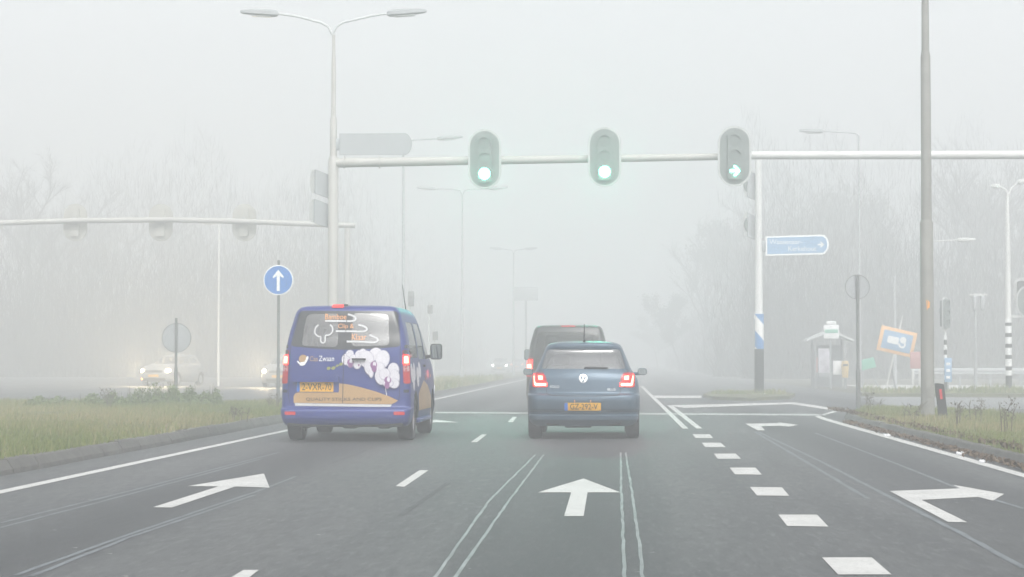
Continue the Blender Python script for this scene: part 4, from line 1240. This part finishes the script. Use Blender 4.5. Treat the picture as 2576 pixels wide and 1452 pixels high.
# ---- three signals hung on it
for px, py, lab, lit, arr in ((1219, 400, 'traffic light on the gantry with a round green lamp, nearest the double lamp mast', 'green_lamp', False),
                              (1521, 395, 'traffic light with a round green lamp in the middle of the gantry beam', 'green_lamp', False),
                              (1848, 393, 'traffic light on the gantry showing a green arrow to the right', 'green_arrow', True)):
    p = at(px, py, YG-.32-(.25 if arr else 0))
    if lit not in M: glow('green_arrow', (.14, 1.0, .64), 26.0)
    signal('traffic_light', p, lab, lit=lit, arrow=arr, group='signals on the gantry over the road', sp=.365 if not arr else .36)
# ---- large direction sign seen from behind on the mast
def finger_sign(name, Y, px0, px1, pyt, pyb, label, lines=None, back=False, skew=0.0, group=None):
    a, c = at(px0, pyb, Y), at(px1, pyt, Y); w, h = c.x-a.x, c.z-a.z
    root = thing(name, (a.x, Y, a.z), label, 'direction sign', 0, group)
    def out(i):
        p = [(i, i), (w-h*.16, i)]
        for k in range(9):
            t = R(-58+116*k/8); p.append((w-h*.48+(h*.48-i)*math.cos(t)/1.0, h/2+(h/2-i)*math.sin(t)/math.sin(R(58))))
        p += [(w-h*.16, h-i), (i, h-i)]
        return [(x, z+skew*x) for x, z in p]
    def hull(i):
        p = [(i, i)]
        for k in range(11):
            t = R(-70+140*k/10); p.append((w-h*.42+(h*.42-i)*math.cos(t), h/2+(h/2-i)*math.sin(t)/math.sin(R(70))))
        p.append((i, h-i))
        return [(x, z+skew*x) for x, z in p]
    if back:
        MB().prism(hull(0), 'y', 0, .06).build('panel', 'sign_back', root)
    else:
        MB().prism(hull(0), 'y', 0, .10).build('panel', 'sign_white', root)
        MB().prism(hull(h*.085), 'y', -.006, .001).build('field', 'fog_pale_blue', root)
    MB().box((-.08, .04, h/2), (.20, .08, h*.55), None, .01).build('bracket', 'galvanised', root)
    return root, w, h
finger_sign('direction_sign', YG-.05, 853, 1036, 335, 390, 'large grey direction sign seen from behind, beside the double lamp mast', back=True)
# two side signals on the mast, turned away
def side_box(loc, label, w=.52, h=.60, d=.20, rz=0, m='sign_back', group=None):
    root = thing('signal_box', loc, label, 'traffic light', rz, group)
    MB().prism(stadium(w, h*1.0, 8) if False else rrect(-w/2, w/2, -h/2, h/2, .16, 6), 'y', -.03, .0).build('backplate', m, root)
    MB().prism(rrect(-w/2+.02, w/2-.02, -h/2+.02, h/2-.02, .14, 6), 'y', .0005, .03).build('rim', 'white_paint', root)
    b = MB(); n = 10
    for k in range(n):
        t0, t1 = R(0+180*k/n), R(180*(k+1)/n); r = w*.40
        vs = [(r*math.cos(t), y, r*math.sin(t)) for t in (t0, t1) for y in (.03, .03+d)] + [((r+.015)*math.cos(t), y, (r+.015)*math.sin(t)) for t in (t0, t1) for y in (.03, .03+d)]
        b.add(vs, [(0, 1, 3, 2), (4, 6, 7, 5), (1, 5, 7, 3), (0, 2, 6, 4)])
    b.build('visor', 'white_paint', root)
    return root
def side_panel(loc, label, w, h, d, rz, m, m2, group, skew=-.22):
    "deep slab seen from behind and aslant: a flat back and a rounded shroud"
    root = thing('signal_box', loc, label, 'traffic light', rz, group)
    MB().prism([(-w/2, -h/2), (w/2, -h/2+skew*w*1.3), (w/2, h/2+skew*w*1.3), (-w/2, h/2)], 'y', -.02, .02).build('backplate', m, root, smooth=False)
    pr = [(-.02, -h/2+.01)]+[(d*math.sin(R(t))**.6, -h/2*math.cos(R(t))) for t in range(15, 166, 15)]+[(-.02, h/2-.01)]
    MB().add([(x, y+.02, z) for x in (-w/2+.0, -w/2+.02) for y, z in pr], [tuple(range(len(pr))), tuple(range(2*len(pr)-1, len(pr)-1, -1))]+[(i, i+len(pr), (i+1) % len(pr)+len(pr), (i+1) % len(pr)) for i in range(len(pr))]).build('shroud', m2, root)
    MB().prism(ell(0, 0, h*.36, h*.36, 0, 24), 'y', .021, .05).build('lens', 'dead_lens', root)
    return root
for px, py, lab in ((812, 457, 'upper of two pale signal boxes on the left of the double lamp mast'), (810, 531, 'lower of two pale signal boxes on the left of the double lamp mast')):
    p = at(px, py, YG)
    side_panel((p.x, YG+.05, p.z), lab, .46, .58, .22, R(38), 'sign_back', 'white_paint', 'signal boxes on the gantry mast')

# ---- round signs on poles
def round_sign(Y, px, py, r, pyt, label, m_front, back=False, pole='dark_pole', zb=.12, thick=.032):
    c = at(px, py, Y); top = at(px, pyt, Y)
    root = thing('round_sign', (c.x, Y, zb), label, 'road sign')
    MB().tube([(0, 0, -.1), (0, 0, .85), (0, 0, .9), (0, 0, top.z-zb)], [thick*1.35, thick*1.35, thick, thick], 12).build('pole', pole, root)
    z = c.z-zb
    if back:
        MB().prism(ell(0, z, r, r, 0, 40), 'y', .04, .055).build('disc', 'sign_back', root)
        t = MB().lathe([(r, .035), (r+.012, .035), (r+.012, .062), (r, .062)], 'y', 40, (0, 0, z)); t.build('rim', 'dark_pole', root)
        for s in (-.3, .3): MB().box((0, .03, z+r*s), (.09, .02, .045), None, .004).build('clamp', 'sign_back', root)
    else:
        MB().prism(ell(0, z, r, r, 0, 48), 'y', -.055, -.04).build('disc', 'sign_white', root)
        MB().prism(ell(0, z, r*.925, r*.925, 0, 48), 'y', -.060, -.0545).build('field', m_front, root)
        k = r/.36
        a = [(-.035, -.26), (.035, -.26), (.035, .10), (.12, .045), (.13, .085), (0, .245), (-.13, .085), (-.12, .045), (-.035, .10)]
        MB().prism([(x*k, z+y*k) for x, y in a], 'y', -.066, -.0595).build('arrow', 'sign_white', root, smooth=False)
        MB().box((0, -.03, z), (.09, .06, .06), None, .005).build('clamp', 'galvanised', root)
    return root
round_sign(50.0, 701, 705, .355, 655, 'round blue sign with a white arrow pointing up on a thin grey pole', 'sign_blue')
round_sign(51.5, 443, 850, .345, 800, 'round sign seen from behind on the median among green weeds', None, True)
round_sign(45.0, 2157.5, 722, .245, 692, 'round sign seen from behind on the right verge near the traffic island', None, True, zb=.10, thick=.035)

# ---- big lamp post on the right verge
def verge_post():
    Y = 39.0; c = at(2334, 1053, Y)
    root = thing('lamp_post', (c.x, Y, .10), 'thick grey lamp post standing in the right verge, cut by the top of the photo', 'lamp post')
    def z(py): return at(2334, py, Y).z-.10
    z1, z2 = z(562), z(143)
    MB().tube([(0, 0, -.1), (0, 0, z1), (0, 0, z1+.05)], [.123, .117, .100], 24).build('lower_section', 'grey_pole', root)
    MB().tube([(0, 0, z1), (0, 0, z2), (0, 0, z2+.10)], [.096, .088, .072], 24).build('middle_section', 'grey_pole', root)
    MB().tube([(0, 0, z2), (0, 0, 10.2)], [.071, .05], 20).build('upper_section', 'grey_pole', root)
    MB().tube([(0, 0, 10.1), (-.1, 0, 10.45), (-.5, 0, 10.62), (-1.2, 0, 10.70)], .035, 10).build('lamp_arm', 'light_pole', root)
    lamp_head(root, (-1.15, 0, 10.70), (-1, 0, .06), .75, .32, .16)
    for k, (dx, dz) in enumerate(((-.018, 0), (.005, .01), (.022, .004))):
        b = MB().box((dx, -.121, z(768)+dz), (.013, .006, .17-.03*k), Euler((0, .05*(k-1), 0)), .002); b.build('paint_mark', 'orange', root)
    MB().box((0, -.117, .55), (.09, .02, .30), None, .006).build('hatch', 'grey_pole', root)
verge_post()
# ---- leaning black reflector post
Y = 38.0; c = at(2374, 1056, Y)
root = thing('reflector_post', (c.x, Y, .09), 'black reflector post with a red reflector, leaning beside the thick grey lamp post', 'marker post', rot=(0, R(-6.5), 0))
MB().prism(round_poly([(-.075, -.1), (.075, -.1), (.075, .66), (-.06, .69), (-.075, .675)], .02, 3), 'y', -.05, .05).build('post', 'black_plastic', root)
MB().prism(rrect(-.02, .025, .40, .58, .01, 2), 'y', -.056, -.049).build('reflector', 'red_reflector', root)

# ---- striped mast on the traffic island with its blue sign
def diag_mat():
    m = bpy.data.materials.new('diagonal_stripes'); m.use_nodes = True
    nt = m.node_tree; b = nt.nodes['Principled BSDF']; b.inputs['Roughness'].default_value = .5
    tc = nt.nodes.new('ShaderNodeTexCoord'); s = nt.nodes.new('ShaderNodeSeparateXYZ'); nt.links.new(tc.outputs['Object'], s.inputs[0])
    a = nt.nodes.new('ShaderNodeMath'); a.operation = 'MULTIPLY_ADD'; a.inputs[1].default_value = 1.15
    nt.links.new(s.outputs['X'], a.inputs[0]); nt.links.new(s.outputs['Z'], a.inputs[2])
    d = nt.nodes.new('ShaderNodeMath'); d.operation = 'MULTIPLY_ADD'; d.inputs[1].default_value = 1/1.0; d.inputs[2].default_value = .62; nt.links.new(a.outputs[0], d.inputs[0])
    f = nt.nodes.new('ShaderNodeMath'); f.operation = 'FRACT'; nt.links.new(d.outputs[0], f.inputs[0])
    g_ = nt.nodes.new('ShaderNodeMath'); g_.operation = 'GREATER_THAN'; g_.inputs[1].default_value = .5; nt.links.new(f.outputs[0], g_.inputs[0])
    x = nt.nodes.new('ShaderNodeMix'); x.data_type = 'RGBA'; nt.links.new(g_.outputs[0], x.inputs[0]); x.inputs[6].default_value = (.05, .20, .45, 1); x.inputs[7].default_value = (.78, .78, .76, 1)
    nt.links.new(x.outputs[2], b.inputs['Base Color']); M['diagonal_stripes'] = m
diag_mat()
Y = 68.0; c = at(1910, 990, Y); cx = c.x
root = thing('striped_mast', (cx, Y, .08), 'white mast with blue and white diagonal bands and a black foot on the traffic island', 'mast')
def z(py): return at(1910, py, Y).z-.08
MB().tube([(0, 0, -.1), (0, 0, z(878))], .150, 20).build('foot', 'black_plastic', root)
MB().tube([(0, 0, z(878)), (0, 0, z(790))], .151, 24).build('striped_band', 'diagonal_stripes', root)
MB().tube([(0, 0, z(790)), (0, 0, z(784)), (0, 0, z(600)), (0, 0, z(398))], [.15, .118, .112, .098], 20).build('mast', 'white_paint', root)
MB().tube([(0, 0, -.05), (0, 0, .06)], .24, 16).build('base', 'concrete', root)
MB().prism(rrect(-.165, -.135, z(880), z(802), .012, 2), 'y', -.10, .10).build('edge_guard', 'galvanised', root)
for py, hh, lab in ((462, .85, 'upper faint signal box on the left of the blue and white striped mast'), (565, .75, 'lower faint signal box on the left of the blue and white striped mast')):
    p = at(1889, py, Y); side_panel((p.x+.02, Y+.1, p.z), lab, .34, hh, .18, R(40), 'sign_back', 'white_paint', 'signal boxes on the striped mast')
root, w, h = finger_sign('direction_sign', Y-.06, 1926, 2085, 594, 644, 'blue and white direction sign reading Wassenaar-Kerkehout on the striped mast', skew=.025)
def sign_text(parent, flat, y, m, name='lettering'):
    me = bpy.data.meshes.new(name); me.from_pydata([(v[0], y, v[1]) for v in flat[0]], [], flat[1]); me.materials.append(M[m])
    bm = bmesh.new(); bm.from_mesh(me)
    for f in bm.faces:
        f.normal_update()
        if f.normal.y > 0: f.normal_flip()
    bm.to_mesh(me); bm.free()
    return link(name, me, parent, False, fix=False)
sign_text(root, f_text('Wassenaar-', w*.06, w*.58, h*.56+.02, h*.80+.02), -.010, 'sign_white')
sign_text(root, f_text('Kerkehout', w*.36, w*.80, h*.20+.03, h*.44+.03), -.010, 'sign_white')
ax = w*.88; az = h*.52+.03; k = h*.15
sign_text(root, merge(f_poly([(ax-k*1.2, az+k*.28), (ax+k*.5, az+k*.28), (ax+k*.5, az-k*.28), (ax-k*1.2, az-k*.28)]), f_poly([(ax-.1*k, az+k), (ax+k*1.0, az), (ax-.1*k, az-k), (ax-.5*k, az-k*.9), (ax+.35*k, az), (ax-.5*k, az+k*.9)])), -.011, 'sign_white', 'arrow')
p = at(1918, 620, Y)

# ---- far gantry over the other carriageway, its signals seen from behind
YF = 76.0
c = at(873, 905, YF); fx = c.x
root = thing('signal_gantry', (fx, YF, .1), 'pale far gantry whose beam spans the left carriageway in the fog', 'gantry')
b = MB(); q = [at(px, py, YF) for px, py in ((893, 567.5), (760, 563), (600, 557), (430, 553), (200, 555), (0, 561), (-200, 567), (-330, 571))]
b.tube([(p.x-fx, 0, p.z-.1) for p in q], .098, 16); b.build('beam', 'cream', root)
MB().tube([(0, 0, -.1), (0, 0, q[0].z-.2)], [.125, .105], 16).build('mast', 'cream', root)
MB().tube([(q[-1].x-fx+.3, 0, -.1), (q[-1].x-fx+.3, 0, q[-1].z-.2)], [.125, .105], 16).build('mast', 'white_paint', root)
for px, lab in ((190, 'faint traffic light on the far gantry, the one farthest from its mast'), (405, 'faint traffic light on the far gantry, in the middle of the three'), (615, 'faint traffic light on the far gantry, the one closest to its mast')):
    p = at(px, 560, YF+.28)
    signal('traffic_light', p, lab, W=.86, H=1.35, sp=.35, rz=math.pi, group='signals on the far gantry', shellm='pale_yellow', plate='pale_yellow')

# ---- lamp posts
def lamp_post(Y, px, py_fork, arms, label, m='light_pole', r=.062, zb=.1, group=None, base_r=None):
    "arms: list of (list of photo points up to the lamp, lamp end point)"
    t = at(px, py_fork, Y); root = thing('lamp_post', (t.x, Y, zb), label, 'lamp post', 0, group)
    hz = t.z-zb
    MB().tube([(0, 0, -.1), (0, 0, 1.4), (0, 0, 1.5), (0, 0, hz)], [(base_r or r*1.35), (base_r or r*1.35), r, r*.7], 14).build('pole', m, root)
    for pts, e in arms:
        q = [at(*p, Y) for p in [(px, py_fork)]+pts]; q = [Vector((p.x-t.x, 0, p.z-zb)) for p in q]
        MB().tube(q, r*.45, 8).build('lamp_arm', m, root)
        ee = at(*e, Y); d = Vector((ee.x-t.x, 0, ee.z-zb))-q[-1]
        lamp_head(root, q[-1], d, d.length, .28, .15, m)
    return root
lamp_post(82, 1015, 372, [([(1022, 358), (1040, 352), (1100, 349)], (1165, 344)), ([(1008, 358), (990, 352), (930, 349)], (865, 344))], 'slender grey lamp post right of the double lamp mast, arm showing beyond the direction sign', 'sign_back', group='lamp posts along the median')
lamp_post(108, 1163, 492, [([(1157, 480), (1140, 476), (1098, 475)], (1048, 472)), ([(1169, 480), (1186, 476), (1228, 475)], (1278, 471))], 'faint double lamp post in the far median, above the blue van mirror', 'sign_back', r=.07, group='lamp posts along the median')
lamp_post(150, 1292, 640, [([(1288, 630), (1262, 626)], (1232, 624)), ([(1296, 630), (1322, 626)], (1352, 624))], 'very faint lamp post in the far median, near the grey panel on a post', 'sign_back', r=.07, group='lamp posts along the median')
lamp_post(98, 551, 575, [([(548, 566), (536, 562)], (508, 560))], 'slender white lamp post in the fog between the two round signs', 'white_paint', r=.045)
lamp_post(80, 2160, 342, [([(2152, 336), (2120, 333), (2070, 331)], (2010, 329))], 'very faint tall lamp post with one arm behind the round sign of the right verge', 'sign_back', r=.05, zb=.02)
lamp_post(86, 2343, 612, [([(2350, 608), (2372, 606), (2408, 604)], (2455, 603))], 'pale lamp post hidden behind the thick grey one, only its arm showing', 'white_paint', r=.055, zb=.02)
# right mast with black and white foot and two small lamps
Y = 74.0; c = at(2538, 985, Y); rx = c.x
root = thing('striped_lamp_mast', (rx, Y, .08), 'white twin lamp mast with a black and white striped foot near the right edge', 'mast')
def z(py): return at(2537, py, Y).z-.08
b = MB(); zs = [z(985)-.1, z(945), z(932), z(922), z(903), z(893), z(875), z(865), z(848), z(838), z(820), z(812), z(802)]
for i in range(len(zs)-1):
    b.cur = i % 2; b.tube([(0, 0, zs[i]), (0, 0, zs[i+1])], .11, 18)
b.build('striped_foot', ['black_plastic', 'sign_white'], root)
MB().tube([(0, 0, z(802)), (0, 0, z(798)), (0, 0, z(640)), (0, 0, z(515)), (0, 0, z(490))], [.11, .098, .085, .06, .045], 18).build('mast', 'white_paint', root)
for s, pts, e in ((-1, ((2536, 492), (2530, 478), (2516, 470)), (2494, 468)), (1, ((2536, 492), (2545, 474), (2560, 460)), (2590, 452))):
    q = [at(*p, Y) for p in pts]; q = [Vector((p.x-rx, 0, p.z-.08)) for p in q]
    MB().tube(q, .04, 8).build('lamp_arm', 'white_paint', root)
    ee = at(*e, Y); d = Vector((ee.x-rx, 0, ee.z-.08))-q[-1]; lamp_head(root, q[-1], d, d.length, .20, .16, 'white_paint')
MB().box((.30, 0, z(797)), (.5, .08, .08), None, .01).build('bracket', 'white_paint', root)
p = at(2592, 759, Y-.1)
signal('traffic_light', p, 'signal with a dark face and white rim at the right edge of the photo', W=.95, H=1.15, sp=.28, rl=.12)
p = at(2570, 735, Y+.4)
signal('traffic_light', p, 'pale signal half hidden behind the one at the right edge', W=.55, H=1.0, sp=.26, rl=.11, rz=math.pi)
# oval signal on a thin striped pole
Y = 72.0; c = at(2379, 985, Y); root = thing('striped_pole', (c.x, Y, .08), 'thin black and white striped pole under an oval signal, right of the grey lamp post', 'pole')
def z(py): return at(2379, py, Y).z-.08
b = MB(); zs = [z(990)]+[z(955-i*12.5) for i in range(10)]
for i in range(len(zs)-1): b.cur = i % 2; b.tube([(0, 0, zs[i]), (0, 0, zs[i+1])], .052, 14)
b.build('striped_pole', ['black_plastic', 'sign_white'], root)
MB().tube([(0, 0, zs[-1]), (0, 0, z(800))], .045, 12).build('top', 'white_paint', root)
p = at(2379, 789, Y-.12); signal('traffic_light', p, 'narrow oval signal with a white rim on the thin striped pole', W=.36, H=1.12, sp=.30, rl=.105, rz=R(50))
p = at(2385, 931, Y-.3); root = thing('blue_board', (p.x, Y-.3, 0), 'small blue board beside the thin striped pole', 'sign')
hh = p.z
MB().box((0, 0, hh), (.24, .04, .80), None, .01).build('panel', 'fog_pale_blue', root)
MB().tube([(0, .05, -.05), (0, .05, hh+.3)], .025, 8).build('post', 'galvanised', root)
for k in range(3): MB().box((0, -.021, hh+.2-.22*k), (.13, .006, .09), None, .002).build('marking', 'sign_white', root)
# slender post with a twin head
Y = 78.0; p = at(2453, 742, Y); root = thing('signal_post', (p.x, Y, 0.02), 'slender grey post with a small twin head, right of the oval signal', 'signal post')
MB().tube([(0, 0, -.05), (0, 0, p.z)], [.07, .05], 12).build('post', 'sign_back', root)
MB().box((.12, 0, p.z-.02), (.62, .10, .08), None, .01).build('crossbar', 'white_paint', root)
for dx in (0, .26): MB().box((dx, -.02, p.z-.32), (.16, .18, .52), None, .03).build('head', 'sign_back', root)
# pole with the flag shaped stop sign, shelter and bin
Y = 90.0; sx0, sx1 = at(2047, 960, Y).x, at(2122, 960, Y).x; cx = (sx0+sx1)/2; w = sx1-sx0
root = thing('bus_shelter', (cx, Y, 0.02), 'dark bus shelter with pale posters in the fog right of the striped mast', 'bus shelter')
zt = at(2080, 855, Y).z
b = MB()
b.prism([(-w/2-.35, zt-.02), (0, zt+.42), (w/2+.35, zt-.02), (w/2+.35, zt-.10), (0, zt+.30), (-w/2-.35, zt-.10)], 'y', -.9, .9); b.build('roof', 'light_pole', root, smooth=False)
for x in (-w/2, w/2):
    for y in (-.75, .75): MB().box((x, y, zt/2), (.08, .08, zt), None, .01).build('post', 'shelter_glass_frame', root)
MB().box((0, .74, zt*.45), (w-.08, .05, zt*.86), None, .01).build('back_wall', 'shelter_glass_frame', root)
MB().box((-w*.18, -.70, zt*.56), (w*.42, .06, zt*.50), None, .01).build('poster', 'poster', root)
MB().box((.30, -.72, zt*.42), (.38, .05, zt*.28), None, .01).build('timetable', 'sign_white', root)
MB().box((-w*.16, -.70, .55), (w*.45, .06, .22), None, .01).build('bench', 'galvanised', root)
MB().box((-w/2+.05, -.70, zt*.48), (.10, .05, .6), None, .01).build('side_panel', 'red_sign', root)
p = at(2089, 845, Y-1.6); root = thing('bus_stop_pole', (p.x, Y-1.6, 0.02), 'bus stop pole with a white and green flag in front of the shelter', 'bus stop')
MB().tube([(-.0, 0, -.05), (-.0, 0, p.z+.2)], .04, 10).build('pole', 'galvanised', root)
q = at(2091, 836, Y-1.6); q.x -= p.x
MB().box((q.x, -.045, q.z), (.62, .04, .56), None, .02).build('flag', 'sign_white', root)
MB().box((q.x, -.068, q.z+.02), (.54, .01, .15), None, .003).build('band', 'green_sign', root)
MB().box((q.x, -.045, q.z+.36), (.40, .04, .14), None, .02).build('crest', 'sign_white', root)
p = at(2126, 932, Y-1); root = thing('yellow_bin', (p.x, Y-1, 0.02), 'small yellow bin on a post at the right end of the bus shelter', 'bin')
MB().tube([(0, .12, -.05), (0, .12, p.z+.1)], .03, 8).build('post', 'galvanised', root)
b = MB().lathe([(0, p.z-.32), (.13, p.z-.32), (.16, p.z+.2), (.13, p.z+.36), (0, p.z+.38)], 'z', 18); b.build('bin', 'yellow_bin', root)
MB().box((0, -.15, p.z+.2), (.2, .03, .09), None, .01).build('opening', 'ink', root)
# tilted temporary sign
Y = 84.0; p = at(2255.5, 852, Y); ft = at(2229, 972, Y)
root = thing('temporary_sign', (ft.x, Y, 0.06), 'tilted temporary sign with an orange frame and a blue field on a leaning pole', 'temporary sign', rot=(0, R(13), 0))
L = (p-ft).length
MB().tube([(0, .03, -.1), (0, .03, L+1.0)], .032, 10).build('pole', 'white_paint', root)
MB().tube([(0, .03, .9), (.5, .5, -.05)], .025, 8).build('stay', 'galvanised', root)
ww, hh = 1.42, .98
MB().box((0, -.02, L), (ww, .04, hh), None, .015).build('panel', 'fog_pale_orange', root)
MB().box((0, -.045, L), (ww-.28, .015, hh-.26), None, .004).build('field', 'fog_pale_blue', root)
k = MB(); k.prism(rrect(-.38, .06, L-.12, L+.16, .05), 'y', -.060, -.052); k.build('pictogram', 'sign_white', root, smooth=False)
k = MB(); k.prism(ell(.22, L+.10, .13, .13), 'y', -.060, -.052); k.build('pictogram', 'sign_white', root, smooth=False)
v, f = f_ribbon(smooth_path([(.08, L-.06), (.18, L-.18), (.30, L-.14), (.33, L+.0)]), .07)
sign_text(root, (v, f), -.061, 'sign_white', 'pictogram')
# tilted green board on a stay
Y = 88.0; p = at(2181, 916, Y); root = thing('green_board', (p.x, Y, .05), 'small tilted green board on a slanting stay behind the round verge sign', 'temporary sign')
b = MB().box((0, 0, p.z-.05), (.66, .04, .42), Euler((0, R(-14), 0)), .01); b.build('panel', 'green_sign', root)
MB().tube([(.10, .04, p.z-.25), (.55, .2, -.05)], .025, 8).build('stay', 'galvanised', root)
MB().tube([(-.15, .04, p.z-.2), (-.2, -.2, -.05)], .025, 8).build('stay', 'galvanised', root)
# white and red barrier board
Y = 80.0; p = at(2305, 905, Y); root = thing('barrier_board', (p.x, Y, .03), 'white post with a red panel beside the tilted orange framed sign', 'temporary sign')
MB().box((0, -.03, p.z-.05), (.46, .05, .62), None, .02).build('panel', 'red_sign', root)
for dx in (-.12, .12): MB().box((dx, 0, (p.z-.3)/2), (.09, .07, p.z-.3), None, .01).build('post', 'white_paint', root)
# thin pole behind the tilted sign
Y = 92.0; p = at(2250, 700, Y); root = thing('thin_pole', (p.x, Y, .02), 'thin upright grey pole behind the tilted orange framed sign', 'pole')
MB().tube([(0, 0, -.1), (0, 0, 1.2), (0, 0, p.z)], [.09, .07, .04], 10).build('pole', 'sign_back', root)
MB().tube([(0, 0, p.z), (0, 0, p.z+.06)], .06, 10).build('cap', 'light_pole', root)
# guard rail on the far right
Y = 97.0; a_, b_ = at(2300, 933, Y), at(2760, 933, Y); root = thing('guard_rail', ((a_.x+b_.x)/2, Y, 0.02), 'pale guard rail in the fog at the far right', 'guard rail')
w = b_.x-a_.x
pr = [(-.02, -.15), (.03, -.10), (-.02, -.03), (-.02, .03), (.03, .10), (-.02, .15), (-.035, .15), (.015, .10), (-.035, .03), (-.035, -.03), (.015, -.10), (-.035, -.15)]
MB().prism([(y, z_+a_.z) for y, z_ in pr], 'x', -w/2, w/2).build('rail', 'sign_back', root, smooth=False)
for i in range(6): MB().box((-w/2+w*(i+.5)/6, .06, a_.z/2), (.10, .06, a_.z+.2), None, .005).build('post', 'galvanised', root)
# grey panel on a post in the far median
Y = 165.0; p = at(1323, 739, Y); root = thing('panel_sign', (p.x, Y, .1), 'faint grey rectangular sign seen from behind, high above the dark van', 'road sign')
k = Y/5400
MB().box((0, -.03, p.z-.1), (61*k, .06, 35*k), None, .01).build('panel', 'sign_back', root)
MB().tube([(0, .06, -.1), (0, .06, p.z+.4)], .085, 12).build('post', 'galvanised', root)
for dz in (-.3, .3): MB().box((0, .035, p.z-.1+dz), (56*k, .05, .07), None, .005).build('stiffener', 'sign_back', root)
# small signals beyond the crossing
for px, py, Y, lab in ((1031, 752, 88, 'small faint signal head beside the slender lamp post, above the blue van mirror'), (1079, 778, 100, 'tiny faint signal head in the far median right of the blue van'), (1092, 845, 96, 'tiny faint box on a post right above the blue van mirror')):
    p = at(px, py, Y); root = thing('signal_post', (p.x, Y, .1), lab, 'signal post', 0, 'small signals in the far median')
    MB().tube([(0, 0, -.1), (0, 0, p.z+.2)], .05, 10).build('post', 'light_pole', root)
    MB().box((.06, -.06, p.z-.1), (.24, .16, .62 if Y == 88 else .40), None, .03).build('head', 'dark_pole', root)
    MB().box((.06, -.15, p.z+.02), (.16, .06, .14), None, .02).build('visor', 'dark_pole', root)

# ================================================================== VEHICLES
c = at(880, 1107, 31.0)
blue_van((-3.775, 30.4, .006), R(0.0))
c = gr(1470, 1107); blue_hatchback((-.395, 31.6, .006), R(0.0))
dark_van((-.93, 47.4, .006), R(0.0))
p = at(386, 930, 97); facing_car('silver_car', (p.x+.96, 100.8, .006), R(180-14), 'foggy silver oncoming car with two bright headlights behind the green weeds', 'pale_car', 'headlamp', None, True)
p = at(712, 930, 93)
facing_car('silver_car', (p.x, 97.2, .006), R(180-4), 'pale oncoming car half hidden behind the blue van, one headlight glaring', 'pale_car', 'headlamp')
p = at(1256, 918, 205); facing_car('distant_car', (p.x, 209, .006), R(180), 'distant oncoming car, just two bright headlights left of the dark van', 'pale_car', 'headlamp_far')
p = at(1300, 918, 260); facing_car('distant_car', (p.x, 264, .006), R(180), 'very distant oncoming car with two weak lamps beside the dark van', 'pale_car', 'tail_core')

# ================================================================== HAZE, SKY, LIGHT
HAZE, ANISO = .0108, .2
hb = MB().box((0, 305, 12), (790, 830, 26), None, 0)
o = hb.build('haze', 'white_paint', smooth=False); o.data.materials.clear()
hm = bpy.data.materials.new('haze'); hm.use_nodes = True
nt = hm.node_tree; nt.nodes.clear()
ho = nt.nodes.new('ShaderNodeOutputMaterial'); hv = nt.nodes.new('ShaderNodeVolumePrincipled')
hv.inputs['Color'].default_value = (.955, .975, .985, 1); hv.inputs['Density'].default_value = HAZE; hv.inputs['Anisotropy'].default_value = ANISO
nt.links.new(hv.outputs[0], ho.inputs['Volume'])
hm.cycles.homogeneous_volume = True
o.data.materials.append(hm); o['kind'] = 'stuff'

w = bpy.data.worlds.new('World'); SC.world = w; w.use_nodes = True
nt = w.node_tree; bg = nt.nodes['Background']
sk = nt.nodes.new('ShaderNodeTexSky'); sk.sky_type = 'NISHITA'; sk.sun_disc = False
SUN_EL, SUN_AZ = R(48), R(165)
sk.sun_elevation = SUN_EL; sk.sun_rotation = SUN_AZ; sk.air_density = 1; sk.dust_density = 5
hs = nt.nodes.new('ShaderNodeHueSaturation'); hs.inputs['Saturation'].default_value = .14
nt.links.new(sk.outputs[0], hs.inputs['Color']); nt.links.new(hs.outputs[0], bg.inputs['Color'])
bg.inputs['Strength'].default_value = .12
sd = bpy.data.lights.new('sun', 'SUN'); sd.energy = .6; sd.angle = R(25); sd.color = (1, .97, .93)
so = bpy.data.objects.new('sun', sd); COL.objects.link(so)
# sky rotation 0 puts the sun along +Y and turns clockwise
dv = Vector((math.sin(SUN_AZ)*math.cos(SUN_EL), math.cos(SUN_AZ)*math.cos(SUN_EL), math.sin(SUN_EL)))
so.rotation_euler = dv.to_track_quat('Z', 'Y').to_euler(); so.location = (0, 0, 60)

SC.render.engine = 'CYCLES'
cy = SC.cycles
cy.max_bounces = 10; cy.volume_bounces = 5; cy.diffuse_bounces = 3; cy.glossy_bounces = 3; cy.transparent_max_bounces = 12; cy.transmission_bounces = 4
cy.use_denoising = True; cy.denoising_input_passes = 'RGB_ALBEDO_NORMAL'
cy.sample_clamp_indirect = 6; cy.sample_clamp_direct = 10
vs = SC.view_settings
SC.display_settings.display_device = 'sRGB'
vs.view_transform = 'Standard'; vs.look = 'None'; vs.gamma = 1; vs.exposure = 1.13; vs.use_curve_mapping = False
